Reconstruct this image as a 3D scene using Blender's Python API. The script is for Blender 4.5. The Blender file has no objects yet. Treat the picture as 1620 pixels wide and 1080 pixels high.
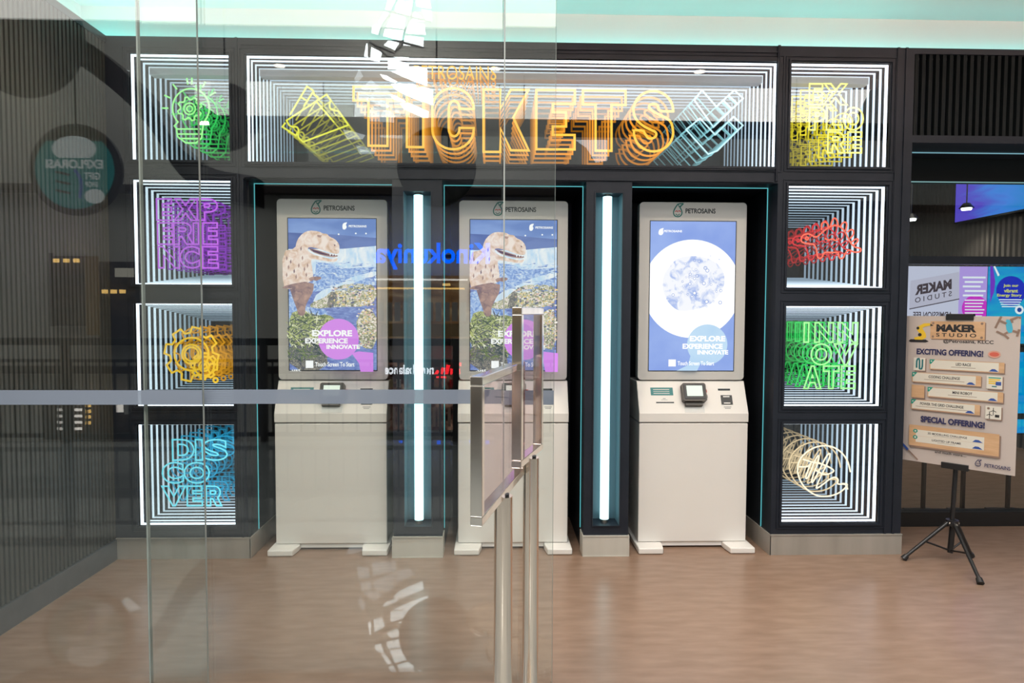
import bpy, math, random
from math import sin, cos, pi, radians, hypot
from mathutils import Vector, Matrix
random.seed(7)
S = bpy.context.scene
COL = S.collection

# ------------------------------------------------------------------ camera
F, YAW, PITCH, ROLL, EYE = 1020.0, .0272, .0437, .0038, 1.3
fw = Vector((sin(YAW)*cos(PITCH), cos(YAW)*cos(PITCH), -sin(PITCH)))
r0 = Vector((cos(YAW), -sin(YAW), 0)); u0 = r0.cross(fw)
rt = r0*cos(ROLL)+u0*sin(ROLL); up = u0*cos(ROLL)-r0*sin(ROLL)
cam = bpy.data.cameras.new('camera'); camo = bpy.data.objects.new('camera', cam); COL.objects.link(camo)
cam.sensor_width = 36; cam.lens = F/1620*36; cam.clip_start = .05; cam.clip_end = 200
M = Matrix((rt, up, -fw)).transposed().to_4x4(); M.translation = (0, 0, EYE); camo.matrix_world = M
S.camera = camo

def atY(px, py, Y):
    """world point on the upright plane y=Y that the photograph shows at px,py"""
    d = fw + rt*((px-810)/F) - up*((py-540)/F)
    return Vector((0, 0, EYE)) + d*(Y/d.y)

# ------------------------------------------------------------------ render look, world, lights
S.view_settings.view_transform = 'Standard'; S.view_settings.look = 'None'
S.view_settings.gamma = 1; S.view_settings.use_curve_mapping = False
S.view_settings.exposure = 0.0
try:
    cy = S.cycles
    cy.use_denoising = True; cy.max_bounces = 12; cy.transparent_max_bounces = 48
    cy.glossy_bounces = 5; cy.diffuse_bounces = 4; cy.caustics_reflective = False; cy.caustics_refractive = False
    cy.sample_clamp_indirect = 4
except Exception: pass
w = bpy.data.worlds.new('world'); S.world = w; w.use_nodes = True
w.node_tree.nodes['Background'].inputs[0].default_value = (.80, .90, 1, 1)
w.node_tree.nodes['Background'].inputs[1].default_value = .25

def area(name, loc, rot, sx, sy, power, col, spread=None):
    l = bpy.data.lights.new(name, 'AREA'); l.shape = 'RECTANGLE'; l.size = sx; l.size_y = sy
    l.energy = power; l.color = col
    if spread: l.spread = spread
    o = bpy.data.objects.new(name, l); COL.objects.link(o); o.location = loc; o.rotation_euler = rot
    return o
def spot(name, loc, tgt, power, col, size=110, blend=.6, rad=.04):
    l = bpy.data.lights.new(name, 'SPOT'); l.energy = power; l.color = col; l.spot_size = radians(size)
    l.spot_blend = blend; l.shadow_soft_size = rad
    o = bpy.data.objects.new(name, l); COL.objects.link(o); o.location = loc
    o.rotation_euler = (Vector(tgt)-Vector(loc)).to_track_quat('-Z', 'Y').to_euler(); return o
# daylight through the atrium roof behind the camera
area('atrium_daylight', (-2, -10, 32), (radians(-14), 0, 0), 40, 22, 15000, (.93, .98, 1))
# light of the mall gallery ceiling over the walkway in front of the shop
area('gallery_light', (-1, .2, 3.9), (radians(38), 0, 0), 10, 1.6, 190, (1, .96, .90))
# added warm fill for the ceiling, in an unseen trough built with the downlights
area('added_ceiling_fill', (.9, 2.36, 2.57), (radians(143), 0, 0), 6.4, .06, 78, (1, .72, .60))
DOWN = [(-1.43, 2.42), (0.0, 2.42), (1.38, 2.42), (2.75, 2.42)]
for i, (x, y) in enumerate(DOWN):
    spot('downlight_beam', (x, y, 2.89), (x, y+.25, 0), (45, 45, 45, 24)[i], (1, .84, .66), 125, .8, .035)

# ------------------------------------------------------------------ materials
def mat(name, col=(.5, .5, .5), rough=.5, metal=0, spec=.5, emit=None, es=0, nodes=None):
    m = bpy.data.materials.new(name); m.use_nodes = True
    b = m.node_tree.nodes['Principled BSDF']
    b.inputs['Base Color'].default_value = (*col[:3], 1); b.inputs['Roughness'].default_value = rough
    b.inputs['Metallic'].default_value = metal
    b.inputs['Specular IOR Level'].default_value = spec
    if emit:
        b.inputs['Emission Color'].default_value = (*emit, 1); b.inputs['Emission Strength'].default_value = es
    if nodes: nodes(m.node_tree, b)
    return m
def glow(name, col, s):
    m = bpy.data.materials.new(name); m.use_nodes = True; nt = m.node_tree; nt.nodes.clear()
    e = nt.nodes.new('ShaderNodeEmission'); o = nt.nodes.new('ShaderNodeOutputMaterial')
    e.inputs[0].default_value = (*col, 1); e.inputs[1].default_value = s
    nt.links.new(e.outputs[0], o.inputs[0]); return m
def rgb(r, g, b):
    f = lambda c: (c/255/12.92 if c/255 <= .04045 else ((c/255+.055)/1.055)**2.4)
    return (f(r), f(g), f(b))
def sheet(name, fac, tint=(1, 1, 1), ior=None):
    """clear sheet: what lies behind shows through, with a mirror-like share of what stands in front"""
    m = bpy.data.materials.new(name); m.use_nodes = True; nt = m.node_tree; nt.nodes.clear()
    t = nt.nodes.new('ShaderNodeBsdfTransparent'); g = nt.nodes.new('ShaderNodeBsdfGlossy')
    x = nt.nodes.new('ShaderNodeMixShader'); o = nt.nodes.new('ShaderNodeOutputMaterial')
    t.inputs[0].default_value = (*tint, 1); g.inputs['Roughness'].default_value = 0
    if ior:
        # Schlick reflectance, the same from both sides of the sheet
        R0 = ((ior-1)/(ior+1))**2; ge = nt.nodes.new('ShaderNodeNewGeometry'); dp = nt.nodes.new('ShaderNodeVectorMath'); dp.operation = 'DOT_PRODUCT'
        nt.links.new(ge.outputs['Normal'], dp.inputs[0]); nt.links.new(ge.outputs['Incoming'], dp.inputs[1]); last = dp.outputs['Value']
        for op, v0, v1 in (('ABSOLUTE', None, None), ('SUBTRACT', 1, None), ('POWER', None, 5), ('MULTIPLY_ADD', None, 1-R0)):
            q = nt.nodes.new('ShaderNodeMath'); q.operation = op
            if v0 is not None: q.inputs[0].default_value = v0; nt.links.new(last, q.inputs[1])
            else: nt.links.new(last, q.inputs[0])
            if v1 is not None: q.inputs[1].default_value = v1
            if op == 'MULTIPLY_ADD': q.inputs[2].default_value = R0
            last = q.outputs[0]
        nt.links.new(last, x.inputs[0])
    else: x.inputs[0].default_value = fac
    nt.links.new(t.outputs[0], x.inputs[1]); nt.links.new(g.outputs[0], x.inputs[2]); nt.links.new(x.outputs[0], o.inputs[0])
    return m
def noise_col(c1, c2, scale, stretch=(1, 1, 1), rough_var=None, detail=6, bump=0):
    def f(nt, b):
        tc = nt.nodes.new('ShaderNodeTexCoord'); mp = nt.nodes.new('ShaderNodeMapping'); mp.inputs['Scale'].default_value = stretch
        n = nt.nodes.new('ShaderNodeTexNoise'); n.inputs['Scale'].default_value = scale; n.inputs['Detail'].default_value = detail
        r = nt.nodes.new('ShaderNodeValToRGB'); r.color_ramp.elements[0].color = (*c1, 1); r.color_ramp.elements[1].color = (*c2, 1)
        r.color_ramp.elements[0].position = .3; r.color_ramp.elements[1].position = .7
        nt.links.new(tc.outputs['Object'], mp.inputs[0]); nt.links.new(mp.outputs[0], n.inputs[0])
        nt.links.new(n.outputs[0], r.inputs[0]); nt.links.new(r.outputs[0], b.inputs['Base Color'])
        if bump:
            bp = nt.nodes.new('ShaderNodeBump'); bp.inputs['Strength'].default_value = bump; bp.inputs['Distance'].default_value = .002
            nt.links.new(n.outputs[0], bp.inputs['Height']); nt.links.new(bp.outputs[0], b.inputs['Normal'])
    return f

m_black = mat('black_lacquer', (.013, .017, .026), .45, spec=.3, nodes=noise_col((.011, .015, .023), (.015, .019, .029), 9))
m_black2 = mat('black_recess', (.006, .009, .014), .5, nodes=noise_col((.005, .007, .012), (.008, .011, .016), 6))
m_blackm = mat('black_plastic', (.012, .012, .013), .35)
m_slat = mat('dark_slats', (.055, .056, .050), .55, nodes=noise_col((.045, .046, .042), (.065, .066, .06), 5, (1, 1, .2)))
m_slatdk = mat('dark_slat_backing', (.006, .006, .006), .8)
m_rib = mat('black_ribs', (.008, .011, .012), .6, spec=.15)
m_slot_tint = mat('slot_side_glow_tint', (.10, .16, .19), .35)  # teal light on the slot sides is put into this tint
m_floor = mat('vinyl_floor', (.2, .12, .08), .27, spec=.4, nodes=noise_col((.222, .142, .098), (.278, .182, .130), 9, (.7, 3.0, 1), detail=14, bump=.02))
m_mfloor = mat('polished_stone', (.20, .22, .21), .02, .55, spec=1.0, nodes=noise_col((.38, .40, .39), (.50, .52, .50), 3))
m_steel = mat('brushed_steel', (.50, .46, .42), .34, 1.0, nodes=noise_col((.44, .41, .37), (.56, .52, .47), 14, (1, 1, .05)))
m_steel2 = mat('satin_plinth', (.40, .38, .34), .42, .35, nodes=noise_col((.36, .34, .30), (.46, .43, .39), 10, (1, 1, .1)))
m_bluesteel = mat('blue_grey_skirting', (.15, .165, .18), .4, .5, nodes=noise_col((.13, .145, .16), (.17, .185, .2), 9))
m_pole = mat('warm_polished_pole', (.92, .76, .64), .15, 1.0, nodes=noise_col((.90, .74, .62), (.94, .78, .66), 20, (1, 1, .05)))
m_plinth_lit = mat('plinth_reflection_tone', (.62, .60, .54), .4, .3, nodes=noise_col((.58, .56, .50), (.66, .64, .58), 10, (1, 1, .1)))  # satin plinth steel again, its reflected light put into a paler colour
m_chrome = mat('polished_steel', (.8, .72, .65), .13, 1.0, nodes=noise_col((.78, .70, .63), (.88, .80, .72), 20, (1, 1, .05)))
m_ceil = mat('ceiling_paint', (.82, .78, .75), .9, nodes=noise_col((.80, .76, .73), (.84, .80, .77), 2))
m_white = mat('kiosk_white', (.80, .77, .73), .42, nodes=noise_col((.79, .76, .72), (.81, .78, .74), 4))
m_white2 = mat('kiosk_bezel_grey', (.60, .59, .57), .4, nodes=noise_col((.59, .58, .56), (.61, .60, .58), 4))
m_dark = mat('dark_print', (.02, .03, .035), .6)
m_green = mat('green_print', (.01, .16, .14), .6)
m_red = mat('red_print', (.5, .03, .03), .6)
m_teal_lab = mat('teal_label', (.03, .20, .21), .5)
m_grey = mat('grey_print', (.30, .30, .30), .6)
m_bronze = mat('bronze_plastic', (.055, .045, .035), .35)
m_cove = glow('cove_led', (.13, .80, .80), 5.4)
m_teal = glow('teal_led_line', (.16, .72, .78), .75)
m_tube = glow('cyan_white_tube', (.52, .95, 1), 2.3)
LEDK = [glow('white_led_%s' % n, c, s) for n, c, s in (
    ('lit', (.84, .93, 1), 3.2), ('once_mirrored', (.80, .91, 1), 1.9), ('twice_mirrored', (.76, .90, 1), 1.5),
    ('dim', (.72, .88, 1), 1.2), ('dimmer', (.68, .86, 1), .92), ('dimmest', (.62, .84, 1), .66), ('faint', (.6, .82, 1), .45))]
def neon_set(n, c, s=2.0, c2=None):
    c2 = c2 or c
    return [glow('%s_neon%s' % (n, t), c if i == 0 else c2, s*k) for i, (t, k) in enumerate((('', 1), ('_mirrored', .68), ('_mirrored_twice', .50), ('_dim', .36), ('_dimmer', .25), ('_faint', .16)))]
N_ORANGE = neon_set('orange', (1, .50, .06), 1.7, (1, .36, .03))
N_YELLOW = neon_set('yellow', (.92, .90, .05), 1.25, (.80, .76, .03))
N_LEMON = neon_set('lemon', (1, .95, .22), 1.7, (.95, .80, .04))
N_GREEN = neon_set('green', (.38, 1, .30), 1.5, (.06, .85, .16))
N_PURPLE = neon_set('purple', (.72, .17, 1), 1.1, (.42, .05, .85))
N_GOLD = neon_set('gold', (1, .60, .04), 1.35, (.95, .42, .02))
N_CYAN = neon_set('cyan', (.20, .86, 1), 1.35, (.03, .50, .85))
N_RED = neon_set('red', (1, .16, .09), 1.35, (.95, .04, .05))
N_CREAM = neon_set('cream', (1, .86, .60), 1.5, (.95, .74, .42))
N_ICE = neon_set('ice', (.60, .95, 1), 1.4, (.35, .8, .85))
m_tunnel = mat('mirror_box_side', (.004, .008, .018), .6, spec=.1)
m_tend = mat('mirror_box_back', (.03, .04, .05), .6, spec=.1)
m_half = sheet('half_mirror_pane', .08, (.97, .98, 1))
m_pane = sheet('clear_glass', 0, (.965, .985, .975), 1.72)
m_gedge = mat('glass_edge', (.36, .37, .34), .4)
m_shopg = sheet('shopfront_glass', .055, (.80, .86, .88))
def frost():
    m = sheet('frosted_film', .78, (1, 1, 1)); nt = m.node_tree
    d = nt.nodes.new('ShaderNodeBsdfDiffuse'); d.inputs[0].default_value = (.27, .30, .36, 1)
    x = [n for n in nt.nodes if n.type == 'MIX_SHADER'][0]; nt.links.new(d.outputs[0], x.inputs[2]); return m
m_frost = frost()

# ------------------------------------------------------------------ mesh builder
class Fr:
    """a flat drawing frame: origin, right, up, and a normal towards the viewer"""
    def __init__(s, o, u=(1, 0, 0), v=(0, 0, 1)):
        s.o = Vector(o); s.u = Vector(u).normalized(); s.v = Vector(v).normalized(); s.n = s.u.cross(s.v)
    def p(s, a, b, w=0): return s.o + s.u*a + s.v*b + s.n*w
class MB:
    def __init__(s): s.v = []; s.f = []; s.m = []; s.mats = []; s.sm = []
    def mi(s, m):
        if m not in s.mats: s.mats.append(m)
        return s.mats.index(m)
    def add(s, vs, fs, m, smooth=False):
        b = len(s.v); s.v += [Vector(q) for q in vs]; k = s.mi(m)
        for f in fs: s.f.append([b+i for i in f]); s.m.append(k); s.sm.append(smooth)
        return s
    def box(s, x0, x1, y0, y1, z0, z1, m):
        vs = [(x, y, z) for x in (x0, x1) for y in (y0, y1) for z in (z0, z1)]
        return s.add(vs, [(0, 1, 3, 2), (4, 6, 7, 5), (0, 4, 5, 1), (2, 3, 7, 6), (0, 2, 6, 4), (1, 5, 7, 3)], m)
    def fbox(s, fr, a0, a1, b0, b1, w0, w1, m):
        vs = [fr.p(a, b, w) for a in (a0, a1) for b in (b0, b1) for w in (w0, w1)]
        return s.add(vs, [(0, 1, 3, 2), (4, 6, 7, 5), (0, 4, 5, 1), (2, 3, 7, 6), (0, 2, 6, 4), (1, 5, 7, 3)], m)
    def poly(s, fr, pts, m, w=0):
        if len(pts) < 3: return s
        return s.add([fr.p(a, b, w) for a, b in pts], [list(range(len(pts)))], m)
    def prism(s, fr, pts, w0, w1, m):
        n = len(pts); A = [fr.p(a, b, w0) for a, b in pts]; B = [fr.p(a, b, w1) for a, b in pts]
        fs = [list(range(n))[::-1], list(range(n, 2*n))]+[(i, (i+1) % n, n+(i+1) % n, n+i) for i in range(n)]
        return s.add(A+B, fs, m)
    def ring(s, fr, a0, a1, b0, b1, t, w0, w1, m):
        """rectangular frame of bar width t"""
        s.fbox(fr, a0, a1, b0, b0+t, w0, w1, m); s.fbox(fr, a0, a1, b1-t, b1, w0, w1, m)
        s.fbox(fr, a0, a0+t, b0+t, b1-t, w0, w1, m); s.fbox(fr, a1-t, a1, b0+t, b1-t, w0, w1, m); return s
    def cyl(s, p, q, r, m, r2=None, n=16, cap=True):
        p = Vector(p); q = Vector(q); r2 = r if r2 is None else r2; d = (q-p).normalized()
        a = d.orthogonal().normalized(); b = d.cross(a)
        A = [p+(a*cos(2*pi*i/n)+b*sin(2*pi*i/n))*r for i in range(n)]; B = [q+(a*cos(2*pi*i/n)+b*sin(2*pi*i/n))*r2 for i in range(n)]
        s.add(A+B, [(i, (i+1) % n, n+(i+1) % n, n+i) for i in range(n)], m, True)
        if cap: s.add(A, [list(range(n))[::-1]], m); s.add(B, [list(range(n))], m)
        return s
    def wire(s, fr, pts, r, m, closed=True, n=6, w=0):
        """a round tube along a flat path, mitred at its corners"""
        P = [Vector((a, b)) for a, b in pts]
        Q = [P[0]]
        for q in P[1:]:
            if (q-Q[-1]).length > 1e-5: Q.append(q)
        if closed and len(Q) > 1 and (Q[0]-Q[-1]).length < 1e-5: Q.pop()
        P = Q; N = len(P)
        if N < 2: return s
        vs = []
        for i in range(N):
            d1 = (P[i]-P[i-1]) if (closed or i > 0) else (P[1]-P[0])
            d2 = (P[(i+1) % N]-P[i]) if (closed or i < N-1) else (P[i]-P[i-1])
            d1 = d1.normalized(); d2 = d2.normalized(); n1 = Vector((-d1.y, d1.x)); n2 = Vector((-d2.y, d2.x))
            nn = n1+n2
            nn = n1 if nn.length < 1e-3 else nn.normalized()
            k = min(1.8, 1/max(.3, nn.dot(n1)))
            for j in range(n):
                t = 2*pi*j/n; q = P[i]+nn*(cos(t)*r*k); vs.append(fr.p(q.x, q.y, w+sin(t)*r))
        R = range(N if closed else N-1)
        s.add(vs, [(i*n+j, i*n+(j+1) % n, ((i+1) % N)*n+(j+1) % n, ((i+1) % N)*n+j) for i in R for j in range(n)], m, True)
        return s
    def disc(s, fr, a, b, ra, rb, m, w=0, n=32): return s.poly(fr, circ(a, b, ra, rb, n), m, w)
    def text(s, fr, t, a0, a1, b0, b1, m, w=0, bold=.02, flip=False, h=0):
        me = textmesh(t, bold); xs = [p[0] for p in me[0]]; ys = [p[1] for p in me[0]]
        X0, X1, Y0, Y1 = min(xs), max(xs), min(ys), max(ys)
        def mp(p):
            u = (p[0]-X0)/(X1-X0); v = (p[1]-Y0)/(Y1-Y0)
            if flip: u = 1-u
            return fr.p(a0+(a1-a0)*u, b0+(b1-b0)*v, w)
        vs = [mp(p) for p in me[0]]
        s.add(vs, me[1], m)
        if h:
            bs = [v-fr.n*h for v in vs]
            s.add(vs+bs, [(i, j, j+len(vs), i+len(vs)) for i, j in me[2]], m)
        return s
    def build(s, name, parent=None, org=None, bevel=0, seg=2, autosmooth=False):
        o0 = Vector(org) if org is not None else (world_org(parent) if parent else Vector((0, 0, 0)))
        me = bpy.data.meshes.new(name); me.from_pydata([v-o0 for v in s.v], [], s.f)
        for m in s.mats: me.materials.append(m)
        me.polygons.foreach_set('material_index', s.m); me.polygons.foreach_set('use_smooth', s.sm)
        me.validate(); me.update()
        o = bpy.data.objects.new(name, me); COL.objects.link(o); o.parent = parent
        if not parent and org is not None: o.location = o0
        if bevel:
            b = o.modifiers.new('b', 'BEVEL'); b.width = bevel; b.segments = seg; b.limit_method = 'ANGLE'; b.angle_limit = radians(40)
        return o
ORG = {}
def world_org(o):
    while o.parent: o = o.parent
    return ORG.get(o.name, Vector(o.location))
_tc = {}
def textmesh(t, off):
    k = (t, off)
    if k in _tc: return _tc[k]
    c = bpy.data.curves.new('t', 'FONT'); c.body = t; c.offset = off; c.fill_mode = 'FRONT'; c.resolution_u = 5
    o = bpy.data.objects.new('t', c); COL.objects.link(o); bpy.context.view_layer.update()
    me = bpy.data.meshes.new_from_object(o.evaluated_get(bpy.context.evaluated_depsgraph_get()))
    vs = [tuple(v.co) for v in me.vertices]; fs = [list(p.vertices) for p in me.polygons]
    # boundary loops
    cnt = {}
    for f in fs:
        for i in range(len(f)):
            a, b = f[i], f[(i+1) % len(f)]; cnt[(a, b)] = 1
    bd = [(a, b) for a, b in cnt if (b, a) not in cnt]
    bpy.data.objects.remove(o); bpy.data.curves.remove(c); bpy.data.meshes.remove(me)
    _tc[k] = (vs, fs, bd); return _tc[k]
def loops(t, off, box=None):
    """closed outlines of the letters of t fitted in box=(a0,a1,b0,b1)"""
    vs, fs, bd = textmesh(t, off); nx = dict(bd); out = []; seen = set()
    for a in nx:
        if a in seen: continue
        l = []
        while a not in seen and a in nx: seen.add(a); l.append(vs[a][:2]); a = nx[a]
        if len(l) > 2: out.append(l)
    if box:
        xs = [p[0] for l in out for p in l]; ys = [p[1] for l in out for p in l]
        X0, X1, Y0, Y1 = min(xs), max(xs), min(ys), max(ys); a0, a1, b0, b1 = box
        out = [[(a0+(a1-a0)*(x-X0)/(X1-X0), b0+(b1-b0)*(y-Y0)/(Y1-Y0)) for x, y in l] for l in out]
    return out
def circ(a, b, ra, rb=None, n=32, t0=0, t1=2*pi):
    rb = ra if rb is None else rb; k = n if abs(t1-t0-2*pi) < 1e-6 else n+1
    return [(a+ra*cos(t0+(t1-t0)*i/n), b+rb*sin(t0+(t1-t0)*i/n)) for i in range(k)]
def rrect(a0, a1, b0, b1, r, n=5):
    o = []
    for cx, cy_, t in ((a1-r, b1-r, 0), (a0+r, b1-r, pi/2), (a0+r, b0+r, pi), (a1-r, b0+r, 1.5*pi)):
        o += [(cx+r*cos(t+pi/2*i/n), cy_+r*sin(t+pi/2*i/n)) for i in range(n+1)]
    return o
def stroke(path, wd):
    """outline of a thick line along path"""
    P = [Vector(p) for p in path]; L, R = [], []
    for i in range(len(P)):
        d1 = (P[i]-P[i-1]) if i else P[1]-P[0]; d2 = (P[i+1]-P[i]) if i < len(P)-1 else P[i]-P[i-1]
        d1.normalize(); d2.normalize(); n1 = Vector((-d1.y, d1.x)); n = (n1+Vector((-d2.y, d2.x))).normalized(); k = wd/2/max(.5, n.dot(n1))
        L.append(tuple(P[i]+n*k)); R.append(tuple(P[i]-n*k))
    return L+R[::-1]
def clip(pts, a0, a1, b0, b1):
    def half(P, ins, cut):
        o = []
        for i in range(len(P)):
            p, q = P[i-1], P[i]
            if ins(q):
                if not ins(p): o.append(cut(p, q))
                o.append(q)
            elif ins(p): o.append(cut(p, q))
        return o
    def cx(v): return lambda p, q: (v, p[1]+(q[1]-p[1])*(v-p[0])/(q[0]-p[0]))
    def cyy(v): return lambda p, q: (p[0]+(q[0]-p[0])*(v-p[1])/(q[1]-p[1]), v)
    for ins, cut in ((lambda p: p[0] >= a0, cx(a0)), (lambda p: p[0] <= a1, cx(a1)), (lambda p: p[1] >= b0, cyy(b0)), (lambda p: p[1] <= b1, cyy(b1))):
        if pts: pts = half(pts, ins, cut)
    return pts
def smooth(pts, k=2, closed=False):
    for _ in range(k):
        o = []; n = len(pts)
        if not closed: o.append(pts[0])
        for i in range(n if closed else n-1):
            p, q = pts[i], pts[(i+1) % n]
            o += [(.75*p[0]+.25*q[0], .75*p[1]+.25*q[1]), (.25*p[0]+.75*q[0], .25*p[1]+.75*q[1])]
        if not closed: o.append(pts[-1])
        pts = o
    return pts

def tag(o, label=None, cat=None, group=None, kind=None):
    if label: o['label'] = label
    if cat: o['category'] = cat
    if group: o['group'] = group
    if kind: o['kind'] = kind
    return o
def thing(name, label, cat, loc=(0, 0, 0), group=None):
    o = bpy.data.objects.new(name, None); COL.objects.link(o); o.location = loc; ORG[o.name] = Vector(loc); o.empty_display_size = .1
    return tag(o, label, cat, group)
def struct(o, label=None): return tag(o, label, None, None, 'structure')
def copy_tree(o, parent=None):
    c = o.copy(); COL.objects.link(c); c.parent = parent
    for ch in list(o.children): copy_tree(ch, c)
    return c

# ------------------------------------------------------------------ setting: floor, walls, ceiling
W = 3.40                 # front plane of the black portal wall
XL, XR = -1.985, 2.21    # slatted wall, right end of the portal
ZT, ZC = 2.703, 2.94     # top of the portal wall, ceiling
SOF = 1.99               # top of the kiosk alcoves
AL = [(-1.29, -.535), (-.275, .480), (.721, 1.495)]
GL = 2.20                # glass partition

struct(MB().box(-4.5, 7.5, GL-.05, 9.0, -.05, 0, m_floor).build('floor'))
struct(MB().box(-16, 16, -2.1, GL-.05, -.05, 0, m_mfloor).build('floor_gallery'))

# slatted wall on the left
b = MB().box(XL-.12, XL-.03, GL-.3, W+.02, 0.0, ZT-.02, m_slatdk)
y = GL-.28
while y < W-.005:
    b.box(XL-.035, XL, y, y+.0155, .11, ZT-.035, m_slat); y += .0275
b.box(XL-.12, XL+.004, GL-.3, W, ZT-.035, ZT, m_black)
struct(b.build('wall_left'))
struct(MB().box(XL-.03, XL+.006, GL-.3, W, 0, .105, m_bluesteel).build('baseboard_left'))
# wall beyond the cove on both sides
struct(MB().box(XL-.36, XL-.24, GL-.3, W+.4, ZT-.12, ZC+.02, m_ceil).build('wall_cove_side'))
struct(MB().box(XL-.36, 7.5, W+.20, W+.26, ZT-.12, ZC+.02, m_ceil).build('wall_cove_back'))
struct(MB().box(XL-.36, 7.5, GL-.02, W+.26, ZC, ZC+.12, m_ceil).build('ceiling'))
struct(MB().box(XL-.36, 7.5, GL-.10, GL+.05, ZC+.001, 5.2, m_ceil).build('wall_shop_header'))
tc = thing('cove_light', 'teal LED cove strip running along the top of the black wall under the ceiling', 'cove light', (0, W+.1, ZT-.02))
MB().box(XL-.20, 7.0, W+.135, W+.16, ZT+.02, ZT+.045, m_cove).box(XL-.20, XL-.175, GL, W+.135, ZT+.02, ZT+.045, m_cove).build('led_strip', tc)
MB().box(XL-.24, 7.0, W+.03, W+.20, ZT-.05, ZT-.02, m_ceil).box(XL-.24, XL-.06, GL-.2, W+.1, ZT-.05, ZT-.02, m_ceil).build('ledge', tc)

# portal wall: black framework with openings for the light boxes and the alcoves
ROWS = [(2.622, 2.082), (1.982, 1.444), (1.344, .806), (.711, .172)]
LC = (-1.872, -1.366); RC = (1.554, 2.084); TK = (-1.282, 1.484)
OPEN = [(LC[0], LC[1], lo, hi) for hi, lo in ROWS]+[(RC[0], RC[1], lo, hi) for hi, lo in ROWS]+[(TK[0], TK[1], 2.078, 2.622)]
b = MB(); w0, w1 = W, W+.05
def strip(x0, x1, z0, z1, y0=w0, y1=w1): b.box(x0, x1, y0, y1, z0, z1, m_black)
def opens(x0, x1, rows, zb, zt):
    """fill x0..x1 between openings rows [(hi,lo)]"""
    z = zt
    for hi, lo in rows: strip(x0, x1, hi, z); z = lo
    strip(x0, x1, zb, z)
strip(XL-.03, LC[0], .0, ZT); opens(LC[0], LC[1], ROWS, .0, ZT); strip(LC[1], TK[0]-.018, .0, ZT)
strip(TK[0]-.018, TK[0], SOF, ZT); opens(TK[0], TK[1], [(2.622, 2.078)], SOF, ZT); strip(TK[1], 1.495, SOF, ZT)
strip(1.495, RC[0], 0, ZT); opens(RC[0], RC[1], ROWS, 0, ZT); strip(RC[1], XR, 0, ZT)
fr = Fr((0, W, 0))
for a0, a1, z0, z1 in OPEN:      # raised glazing beads round every opening
    b.ring(fr, a0-.014, a1+.014, z0-.014, z1+.014, .009, 0, .007, m_black)
    b.ring(fr, a0-.030, a1+.030, z0-.030, z1+.030, .004, 0, .004, m_black)
b.fbox(fr, -1.30, 1.5, 2.665, 2.675, 0, .006, m_black); b.fbox(fr, -1.30, 1.5, 2.62, 2.628, 0, .008, m_black)
b.fbox(fr, -1.29, 1.47, 1.995, 2.005, 0, .008, m_black); b.fbox(fr, -1.29, 1.47, 2.055, 2.060, 0, .010, m_black)
for x in (1.485, 1.478): b.fbox(fr, x, x+.005, 2.0, ZT, 0, .012, m_black)
for x in (2.115, 2.16): b.fbox(fr, x, x+.012, .11, ZT, 0, .006, m_black)
for x in (-1.33,): b.fbox(fr, x, x+.01, .11, ZT, 0, .006, m_black)
# alcove sides, backs and soffit
D = 4.06
b.box(-1.32, 1.53, D, D+.03, 0, 2.05, m_black2)
b.box(-1.29, 1.495, W+.05, D, SOF, SOF+.03, m_black2)
b.box(-1.31, -1.29, W+.05, D, 0, SOF, m_black2); b.box(1.495, 1.515, W+.05, D, 0, SOF, m_black2)
b.box(XR-.02, XR, W+.05, 3.87, 0, ZT, m_black)
struct(b.build('wall_back'))
b = MB(); f2 = Fr((0, W, 0))
for x0, x1 in ((XL, -1.286), (1.490, XR+.004)):
    b.box(x0, x1, W-.008, W, 0, .112, m_steel2); b.box(x0, x1, W-.011, W-.008, .106, .112, m_steel2)
b.box(-1.29, -1.283, W-.008, 3.9, 0, .112, m_steel2); b.box(1.488, 1.495, W-.008, 3.9, 0, .112, m_steel2)
struct(b.build('baseboard_back'))

# thin teal LED outlines in the alcoves
for i, (x0, x1) in enumerate(AL):
    where = ('left alcove, round the kiosk behind the glass', 'middle alcove behind the two poster stands', 'right alcove, round the kiosk showing the moon')[i]
    t = thing('led_outline', 'thin teal LED line edging the '+where, 'light strip', ((x0+x1)/2, W+.125, 0), 'LED outlines of the alcoves')
    MB().box(x0, x0+.0035, W+.122, W+.125, .115, SOF, m_teal).box(x1-.0035, x1, W+.122, W+.125, .115, SOF, m_teal).box(x0, x1, W+.122, W+.125, SOF-.0035, SOF, m_teal).build('led_line', t)

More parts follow.
